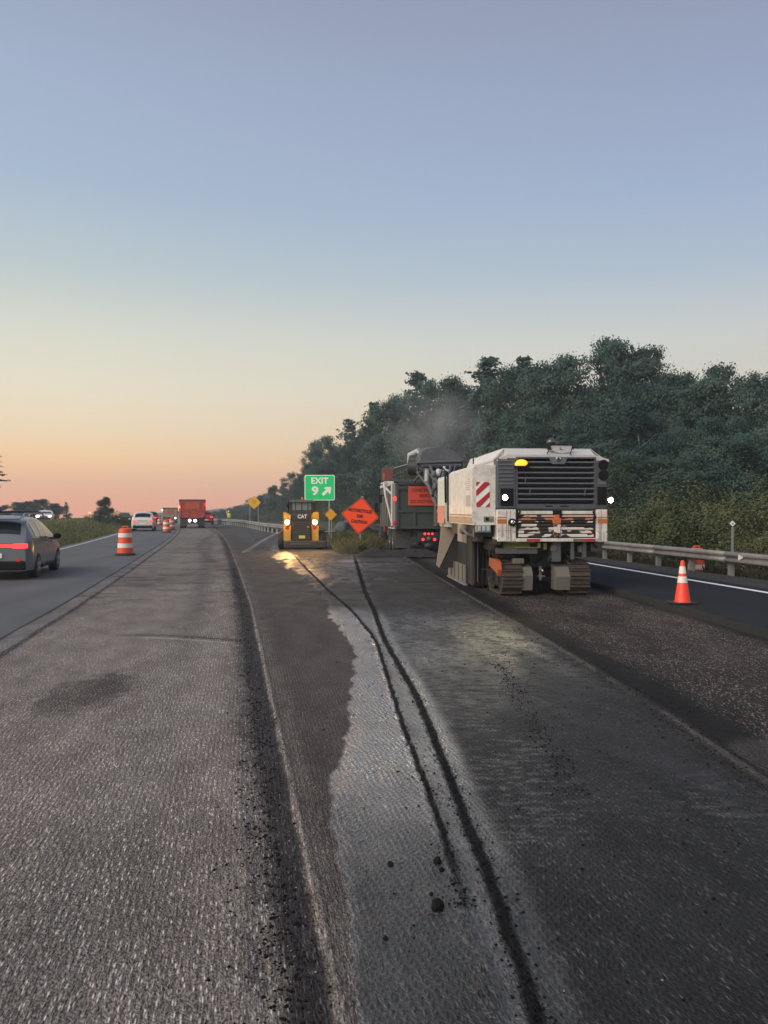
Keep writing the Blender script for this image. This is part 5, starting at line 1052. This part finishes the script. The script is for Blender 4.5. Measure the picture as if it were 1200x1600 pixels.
# ------------------------------------------------ skid steer
sk = thing('skid_steer', 'yellow and black skid steer loader seen from behind with two bright warm lights', 'skid steer', (-3.95, 36.6, 0), R(3.5))
M_cy = mat('loader_yellow', (.62,.33,.035), .5, dirt=.4, dcol=(.28,.18,.07), sc=2)
M_ck = mat('loader_dark', (.045,.037,.031), .55, dirt=.45, dcol=(.10,.075,.055), sc=4)
for s in (-1, 1):
    for y in (.42, 1.55): wheel(sk, s*(.93), y, .43, .34, M_cy, s, .5)
    tw = MB().prism([(s*.50,.42),(s*.83,.42),(s*.83,1.78),(s*(.78 if s < 0 else .60),1.78),(s*.50,1.62)], 'y', -.02, .75).build('lift_tower', M_cy, sk)
    MB().box(s*.62, s*.80, .7, 2.6, 1.35, 1.60, .03).build('lift_arm', M_cy, sk)
    l = MB().lathe([(.06,.04),(.10,0),(.11,-.05),(.10,-.055)], 16, (s*.655, -.05, 1.29), 'y').build('rear_light', M_ck, sk, True)
    MB().lathe([(.005,-.09),(.075,-.08),(.10,-.062),(.01,-.057)], 16, (s*.655, -.05, 1.29), 'y').build('lens', M_lampo, l, True)
    MB().box(s*.57, s*.73, -.035, -.02, .95, 1.12, .01).build('red_lens', M_lamprd, sk)
for s in (-1, 1): beam(sk, (s*.655, -.16, 1.29), (s*.655+.7, -11, 0), 150, (1,.50,.14), 70, 'rear_light_beam')
door = MB().box(-.49, .49, -.10, .6, .42, 1.70, .05).build('engine_door', M_ck, sk)
for k in range(7): MB().box(-.42, .42, -.125, -.10, .74+.085*k, .775+.085*k, .008).build('vent_slat', mat('vent_brown', (.08,.065,.055), .6, dirt=.3), door)
cab_ = MB().box(-.56, -.46, .5, 1.7, 1.6, 2.26, .02).box(.46, .56, .5, 1.7, 1.6, 2.26, .02).box(-.56, .56, .5, .58, 1.6, 1.86, .01).build('cab', M_ck, sk)
MB().prism([(-.62,2.26),(-.54,2.36),(.54,2.36),(.62,2.26)], 'y', .35, 1.85).build('cab_roof', mat('cab_roof_grey', (.12,.13,.13), .4, dirt=.3), cab_)
MB().box(-.45, .45, .52, .53, 1.87, 2.25).build('rear_glass', mat('pale_glass', (.20,.235,.235), .15, var=.2, sc=2), cab_); MB().box(-.45, .45, 1.66, 1.68, 1.7, 2.25).build('front_glass', M_glass, cab_)
MB().cyl((.02, 1.0, 2.36), (.02, 1.0, 2.50), .07, .06).build('beacon', mat('beacon_red', (.5,.12,.08), .4), cab_)
for s in (-1,): MB().cyl((s*.62,.5,1.75),(s*.62,.5,2.3),.03).ball((s*.66,.45,2.1),.08,8,(.5,.5,1.4)).build('grab_rail', M_black, cab_)
for x in (-.3, 0, .3): MB().box(x-.012, x+.012, .49, .515, 1.87, 2.25).build('window_bar', M_black, cab_)
MB().tube([(-.60,.55,1.75),(-.66,.5,1.95),(-.62,.6,2.2)], .015).tube([(.60,.55,1.75),(.66,.5,1.95),(.62,.6,2.2)], .015).build('cab_hose', M_black, cab_)
MB().box(-.42,.42,-.112,-.10,1.38,1.40).box(-.47,-.44,-.112,-.10,.5,1.6).box(.44,.47,-.112,-.10,.5,1.6).build('door_seam', M_black, door)
MB().box(.30,.36,-.13,-.10,1.0,1.12,.01).build('door_latch', M_chrome, door)
text_part('badge_lettering', 'CAT', .24, M_sign_w, sk, (.06, -.135, 1.56), .95, bold=.03)
MB().box(-.10, .20, -.135, -.105, .52, .66, .008).build('yellow_plate', mat('plate_yellow', (.60,.60,.18), .5), sk)
MB().box(-.80, 1.22, -.28, .05, .06, .42, .06).build('counterweight', M_ck, sk); MB().box(-.5, .5, -.32, -.27, .24, .28, .01).build('bumper_edge', M_cast, sk)
MB().prism([(2.7,.05),(3.5,.02),(3.5,.08),(2.85,.7),(2.7,.7)], 'x', -.98, 1.15).build('bucket', M_ck, sk)
# water spray from a side nozzle
M_wat = mat('water_spray', (.75,.73,.68), .3, alpha=.10, var=.2, sc=20)
p0 = Vector((-4.85, 36.4, .86)); p1 = Vector((-6.1, 33.5, .03)); b = MB()
for k in range(7):
    f = k/6; pts = [p0]
    for q in (1, 2, 3, 4, 5):
        u = q/5; e = p0.lerp(p1, u); pts.append(Vector((e.x+(f-.5)*.25*u, e.y+(f-.5)*.15*u, p0.z*(1-u*(.75+.25*u)-.0)+.02)))
    for a_, c_ in zip(pts[:-1], pts[1:]): b.cyl(a_, c_, .010, .016, 5)
tag(b.build('water_spray', M_wat), 'thin jet of water sprayed onto the road left of the skid steer', 'water spray', kind='stuff')
# ------------------------------------------------ signs
def post(parent, x, y, z0, z1, r=.035, m=M_wpost): return MB().box(x-r, x+r, y-r*.7, y+r*.7, z0, z1, .005).build('post', m, parent)
def rrect(w, h, r, n=5):
    pts = []
    for cx_, cy_, a0 in ((w/2-r, h/2-r, 0), (-w/2+r, h/2-r, 90), (-w/2+r, -h/2+r, 180), (w/2-r, -h/2+r, 270)):
        for k in range(n+1): a = R(a0+90*k/n); pts.append((cx_+r*math.cos(a), cy_+r*math.sin(a)))
    return pts
ye = 47.0; sx_ = (499.5-600)/FP*ye; zc_ = HC+(HZ-762)/FP*ye
ex = thing('exit_sign', 'green highway gore sign reading EXIT 9 with a white arrow', 'road sign', (sx_, ye, 0), R(-3))
wv, hv = 1.86, 1.56
pn = MB().prism([(u, v+zc_) for u, v in rrect(wv, hv, .10)], 'y', -.012, .012).build('panel', M_sign_w, ex)
MB().prism([(u, v+zc_) for u, v in rrect(wv-.09, hv-.09, .08)], 'y', -.017, -.0125).build('green_face', M_sign_g, pn)
text_part('lettering', 'EXIT', .52, M_sign_w, pn, (0, -.021, zc_+.40), 1.0, bold=.03); text_part('numeral', '9', .72, M_sign_w, pn, (-.28, -.021, zc_-.22), 1.15, bold=.04)
ar = MB(); ap = [(-.30,-.09),(.10,-.09),(.02,-.24),(.16,-.24),(.42,0),(.16,.24),(.02,.24),(.10,.09),(-.30,.09)]; ca, sa = math.cos(R(42)), math.sin(R(42))
ar.prism([(.40+u*ca-v*sa, zc_-.24+u*sa+v*ca) for u, v in ap], 'y', -.022, -.0175).build('arrow', M_sign_w, pn)
post(ex, .58, .05, -.4, zc_-.6); post(ex, -.58, .05, -.4, zc_-.6)
MB().box(-.9,.9,.013,.04,zc_+.4,zc_+.45).box(-.9,.9,.013,.04,zc_-.45,zc_-.4).build('back_rail', M_alu, ex)
def diamond(parent, cx_, cz_, half, m, border=None, roll=0, y=0, th=.004):
    def P(h, dy0, dy1, mm, nm, par):
        pts = [(cx_+math.cos(R(90*k)+roll)*h, cz_+math.sin(R(90*k)+roll)*h) for k in range(4)]
        # slightly rounded corners
        rp = []
        for k in range(4):
            p, a, c_ = Vector(pts[k]), Vector(pts[k-1]), Vector(pts[(k+1) % 4]); rp += [tuple(p.lerp(a, .06)), tuple(p.lerp(a, .02).lerp(p.lerp(c_, .02), .5)), tuple(p.lerp(c_, .06))]
        return MB().prism(rp, 'y', y+dy0, y+dy1).build(nm, mm, par)
    o = P(half, -.01, .01, m, 'panel', parent)
    if border: P(half*.955, -.013, -.0105, border, 'border', o); P(half*.925, -.016, -.0135, m, 'face', o)
    return o
ym = 78*1.0; 
yb = 98.0; xs_ = (397-600)/FP*yb; zc_ = HC+(HZ-785)/FP*yb
yd = thing('warning_sign', 'large yellow diamond warning sign on two posts beyond the far guardrail', 'road sign', (xs_, yb, 0), R(8))
o = diamond(yd, 0, zc_, .86, M_sign_y, None); k = 0
for r_, wds in enumerate(((-.2,.2),(-.34,.30),(-.22,.24),(-.12,.14))):
    MB().box(wds[0], wds[1], -.016, -.011, zc_+.20-.15*r_, zc_+.27-.15*r_).build('faded_line', mat('ochre_line', (.62,.25,.01), .5), o)
post(yd, -.52, .05, -.6, zc_-.2, .05); post(yd, .52, .05, -.6, zc_-.2, .05)
yb = 42.0; xs_ = (517-600)/FP*yb; zc_ = HC+(HZ-804)/FP*yb
ys = thing('gore_marker', 'small plain amber diamond marker on a thin post below the exit sign', 'road marker', (xs_, yb, 0), R(4)); diamond(ys, 0, zc_, .33, M_sign_y2); post(ys, .03, .03, -.2, zc_-.1, .022)
yb = 34.6; xs_ = (562.8-600)/FP*yb; zc_ = HC+(HZ-805.7)/FP*yb
mo = thing('roadwork_sign', 'tilted fluorescent orange diamond sign reading MOTORCYCLES USE CAUTION', 'roadwork sign', (xs_, yb, 0), 0)
o = diamond(mo, 0, zc_, .852, M_sign_o, M_sign_k, R(-6.5))
for tx_, dz, dx, sq in (('MOTORCYCLES', .215, 0, .80), ('USE', -.03, -.02, .85), ('CAUTION', -.28, -.05, .85)):
    text_part('lettering', tx_, .19, M_slet, o, (dx, -.022, zc_+dz), sq, (R(90), R(6.5), 0), bold=.055)
MB().box(.10-.05,.10+.05,-.03,.02,zc_+.80,zc_+.88,.01).build('corner_clip', M_steel, mo)
MB().box(-.03, .03, .03, .07, .25, zc_+.72, .005).box(-.03,.03,.03,.07,.2,.5).build('mast', M_steel, mo)
for a in (35, 145, 215, 325): MB().cyl((0, .05, .42), (.75*math.cos(R(a)), .05+.75*math.sin(R(a)), .12), .018).build('leg', M_steel, mo)
yb = 22.0; xs_ = (1144.5-600)/FP*yb; zc_ = HC+(HZ-818)/FP*yb
mk = thing('delineator_post', 'slim grey post with a small white diamond marker behind the guardrail', 'marker post', (xs_, yb, -.25), 0); post(mk, 0, 0, -.2, zc_+.15, .03, mat('post_green_grey', (.20,.23,.21), .6))
o = diamond(mk, 0, zc_+.25, .085, M_sign_w); MB().box(-.02, .02, -.018, -.011, zc_+.23, zc_+.27).build('reflector', M_cast, o)
# ------------------------------------------------ guardrails
def guardrail(name, label, f, y0, y1, zf, zrail, step=3.81, wood=False, ptm=None):
    g = thing(name, label, 'guardrail', (float(f(y0)), y0, 0))
    Y = [y0]
    while Y[-1] < y1:
        d = (float(f(Y[-1]+.5))-float(f(Y[-1])))/.5; Y.append(Y[-1]+step/2/math.sqrt(1+d*d))
    pr = [(0,-.155),(.03,-.15),(.085,-.10),(.085,-.06),(.02,-.02),(.02,.02),(.085,.06),(.085,.10),(.03,.15),(0,.155)]
    for k in range(0, len(Y)-2, 2):
        b = MB(); rings = []
        for q in range(5):
            y = Y[k]+(Y[k+2]-Y[k])*q/4+(.02 if q == 4 else 0); x = float(f(y)); z = float(zf(y))+zrail
            rings.append([b.b.verts.new((x-u-.10-.004*(k//2 % 2), y, z+v)) for u, v in pr])
        for p, q in zip(rings[:-1], rings[1:]):
            for i in range(len(pr)-1): b.b.faces.new((p[i], p[i+1], q[i+1], q[i]))
        o = b.build('rail', M_steeld, g, True); m = o.modifiers.new('thick', 'SOLIDIFY'); m.thickness = .006
        o.matrix_parent_inverse = Matrix.Translation(-g.location)
    pm_ = MB().box(-.075, .075, -.055, .055, -.35, zrail+.12, .008).build('post', ptm or M_wpost, g); bl_ = MB().box(-.10, -.075, -.05, .05, zrail-.16, zrail+.12).build('block', M_dark, pm_)
    first = True
    for y in Y:
        x = float(f(y)); z = float(zf(y))
        if first: o = pm_; first = False
        else:
            o = pm_.copy(); C.objects.link(o); c_ = bl_.copy(); C.objects.link(c_); c_.parent = o
        o.location = (x-g.location.x, y-g.location.y, z)
    return g
ng = guardrail('guardrail', 'long weathered steel guardrail along the right shoulder beside the cone', grail, 6, 46, lambda y: dip(y)-.02, .60, ptm=mat('grey_wood_post', (.22,.21,.19), .8, dirt=.3))
guardrail('guardrail', 'far steel guardrail curving left behind the worker and the skid steer', frail, 54, 175, lambda y: dip(y)-.02, .62)
ymk = 20.35; rf = MB().prism([(-.065,-.08),(.075,0),(-.065,.08)], 'y', -.01, .01).build('rail_reflector', M_sign_w, ng); rf.location = (float(grail(ymk))-.215-ng.location.x, ymk-ng.location.y-.1, .62)
# ------------------------------------------------ drums and cone
M_dor = mat('drum_orange', (.72,.085,.025), .5, dirt=.2, dcol=(.35,.08,.05), sc=4, var=.06); M_dwh = mat('drum_white', (.74,.69,.62), .4, dirt=.25, dcol=(.4,.35,.3), sc=5)
def drum(label, x, y, z=0, s=1.0, group='traffic drums', dark=False):
    t = thing('traffic_drum', label, 'traffic drum', (x, y, z), 0, group); t.scale = (s, s, s)
    MB().lathe([(.38,0),(.38,.05),(.30,.09),(.24,.10)], 24, (0,0,0)).build('rubber_base', M_rub, t, True)
    MB().lathe([(.292,.07),(.285,.27),(.275,.28),(.262,.48),(.268,.49),(.25,.66),(.256,.67),(.235,.86),(.245,.87),(.225,.99),(.15,1.03),(.02,1.03)], 28).build('body', M_dor, t, True)
    for z0, z1, r0, r1 in ((.29,.46,.279,.270),(.685,.845,.259,.244)):
        MB().lathe([(r0+.002,z0),(r1+.004,z1),(r1-.01,z1),(r0-.01,z0)], 28).build('reflective_band', M_dwh, t, True)
    MB().tube([(-.10,0,1.02),(-.10,0,1.09),(.10,0,1.09),(.10,0,1.02)], .02).build('handle', M_dor, t)
    return t
def onroad(px, py, z=0): y = (HC-z)*FP/(py-HZ); return (px-600)/FP*y, y
x, y = onroad(195.5, 867.5, .05); drum('orange and white striped drum nearest the camera on the open lane edge, left', x, y, .05, 1.06)
x, y = onroad(260, 833); drum('first of two orange striped drums standing close together behind the near one', x, y, .05, 1.0)
x, y = onroad(268, 828.5); drum('second striped drum partly hidden behind the other before the red truck', x, y, .05, 1.0)
drum('farthest striped drum, small, left of the pale orange truck', -27.2, 93, float(dip(93))+.05, .85)
x, y = onroad(1088, 893.5); drum('striped drum standing behind the near guardrail, only its top and foot showing', x, y, -.16, .86)
x, y = onroad(1066.5, 943, .09)
cn = thing('traffic_cone', 'orange traffic cone with two white collars on the right shoulder', 'traffic cone', (x, y, .09), .2)
MB().box(-.21, .21, -.21, .21, 0, .035, .012).build('base', M_rub, cn)
M_co = mat('cone_orange', (.88,.055,.02), .45, var=.05, dirt=.08); hc = .82
def cr(z): return .150-.118*(z/hc)
MB().lathe([(cr(.03)+.01,.032),(cr(.05),.06),(cr(hc*.97),hc*.97),(cr(hc)*.8,hc),(.012,hc)], 32).build('cone_body', M_co, cn, True)
for z0, z1 in ((.40,.52),(.575,.71)): MB().lathe([(cr(z0)+.004,z0),(cr(z1)+.004,z1),(cr(z1)-.005,z1),(cr(z0)-.005,z0)], 32).build('collar', M_dwh, cn, True)
# ------------------------------------------------ worker
def person(label, x, y, z, rz, H=1.78):
    root = thing('person', label, 'person', (x, y, z), rz)
    V = {'pel':(0,0,.95),'spi':(0,0,1.15),'che':(0,.01,1.35),'neck':(0,.01,1.50),'hd':(0,.03,1.60),'hd2':(0,.03,1.70),'lh':(-.10,0,.90),'lk':(-.13,.05,.50),'la':(-.14,-.02,.09),'lt':(-.15,.14,.04),'rh':(.10,0,.90),'rk':(.12,-.03,.50),'ra':(.13,-.08,.09),'rt':(.14,.08,.04),
         'ls':(-.19,0,1.42),'le':(-.27,.05,1.62),'lw':(-.26,.12,1.86),'lf':(-.26,.13,1.95),'rs':(.19,0,1.42),'re':(.27,.02,1.15),'rw':(.22,.22,1.02),'rf':(.20,.30,1.0)}
    E = [('pel','spi'),('spi','che'),('che','neck'),('neck','hd'),('hd','hd2'),('pel','lh'),('lh','lk'),('lk','la'),('la','lt'),('pel','rh'),('rh','rk'),('rk','ra'),('ra','rt'),('che','ls'),('ls','le'),('le','lw'),('lw','lf'),('che','rs'),('rs','re'),('re','rw'),('rw','rf')]
    rad = dict(pel=.15,spi=.14,che=.16,neck=.06,hd=.09,hd2=.085,lh=.09,rh=.09,lk=.065,rk=.065,la=.045,ra=.045,lt=.035,rt=.035,ls=.07,rs=.07,le=.045,re=.045,lw=.03,rw=.03,lf=.025,rf=.025)
    ks = list(V); me = bpy.data.meshes.new('body'); me.from_pydata([V[k] for k in ks], [(ks.index(a), ks.index(b_)) for a, b_ in E], []); o = link('body', me, None, root)
    md = o.modifiers.new('skin', 'SKIN'); sv = me.skin_vertices[0].data
    for i_, k in enumerate(ks): sv[i_].radius = (rad[k], rad[k]*.8); sv[i_].use_root = (k == 'pel')
    o.modifiers.new('sub', 'SUBSURF').levels = 2; o.modifiers['sub'].render_levels = 2
    bpy.context.view_layer.update(); m2 = bpy.data.meshes.new_from_object(o.evaluated_get(bpy.context.evaluated_depsgraph_get())); o.modifiers.clear(); o.data = m2; m2.materials.clear()
    mats = [mat('skin', (.35,.2,.14), .6), mat('work_trousers', (.20,.20,.22), .8), mat('hi_vis_lime', (.55,.72,.10), .6, var=.1, sc=8), mat('hi_vis_yellow', (.80,.62,.08), .6, var=.1, sc=8)]
    for m in mats: m2.materials.append(m)
    for p in m2.polygons:
        c_ = p.center; p.use_smooth = True
        p.material_index = 0 if (c_.z > 1.53 and abs(c_.x) < .13) or c_.z > 1.90 else (1 if c_.z < .95 else (2 if c_.x < -.15 else 3))
    MB().lathe([(.145,1.68),(.135,1.70),(.12,1.76),(.07,1.81),(.01,1.82)], 16, (0,.03,0)).build('hard_hat', mat('helmet_lime', (.6,.7,.15), .4), root, True)
    MB().box(-.175, .175, -.145, -.135, 1.06, 1.11).box(-.175,.175,-.15,-.14,1.28,1.33).build('reflective_tape', M_sign_w, root)
    return root
x, y = onroad(357.5, 821.0); person('worker in a yellow and lime high visibility jacket, one arm raised, by the far guardrail', x, y, float(dip(y)), R(15))
# light mast far left
lm_ = thing('light_mast', 'tiny lit lamp on a thin pole far off, left of the lone tree', 'lamp post', ((140-600)/FP*150, 150, -3), 0)
MB().cyl((0,0,-1), (0,0,4.3), .07, .05).build('pole', M_wpost, lm_); MB().box(-.2,.2,-.1,.1,4.25,4.4,.03).build('lamp', mat('orange_lamp', (1,.5,.3), .4, emit=(1,.42,.3), es=2), lm_)
# ------------------------------------------------ dust over the conveyor
def volume(name, mtn, dens, colr, noise=None):
    m = bpy.data.materials.new(mtn); m.use_nodes = True; t = m.node_tree; t.nodes.clear(); o = N(t, 'ShaderNodeOutputMaterial'); v = N(t, 'ShaderNodeVolumePrincipled'); v.inputs['Color'].default_value = colr; v.inputs['Density'].default_value = dens; v.inputs['Anisotropy'].default_value = .2
    t.links.new(v.outputs[0], o.inputs['Volume']); return m, t, v
m, t, v = volume('dust', 'dust_air', .4, (1,.98,.95,1))
tcn = N(t, 'ShaderNodeTexCoord'); ln = N(t, 'ShaderNodeVectorMath', operation='LENGTH'); t.links.new(tcn.outputs['Object'], ln.inputs[0])
f1 = N(t, 'ShaderNodeMapRange'); t.links.new(ln.outputs['Value'], f1.inputs[0]); f1.inputs[1].default_value = .25; f1.inputs[2].default_value = 1.0; f1.inputs[3].default_value = 1; f1.inputs[4].default_value = 0
nn_ = N(t, 'ShaderNodeTexNoise'); nn_.inputs['Scale'].default_value = 1.6; nn_.inputs['Detail'].default_value = 4; t.links.new(tcn.outputs['Object'], nn_.inputs['Vector'])
f2 = N(t, 'ShaderNodeMapRange'); t.links.new(nn_.outputs[0], f2.inputs[0]); f2.inputs[1].default_value = .38; f2.inputs[2].default_value = .68; f2.inputs[3].default_value = 0; f2.inputs[4].default_value = .36
mm_ = N(t, 'ShaderNodeMath', operation='MULTIPLY'); t.links.new(f1.outputs[0], mm_.inputs[0]); t.links.new(f2.outputs[0], mm_.inputs[1]); t.links.new(mm_.outputs[0], v.inputs['Density'])
b = MB().ball((0,0,0), 1, 20); o = b.build('dust_plume', m); o.location = (2.2, 33.6, 5.3); o.scale = (2.5, 2.0, 2.2); tag(o, 'pale dust rising above the conveyor end and the grey truck', 'dust', kind='stuff')
# ------------------------------------------------ air
m, t, v = volume('haze', 'haze_air', HAZE, (.84,.96,1.0,1))
b = MB().box(-460, 460, -170, 700, -50, 26); tag(b.build('haze', m), 'thin evening haze over the whole place', 'haze', kind='stuff')
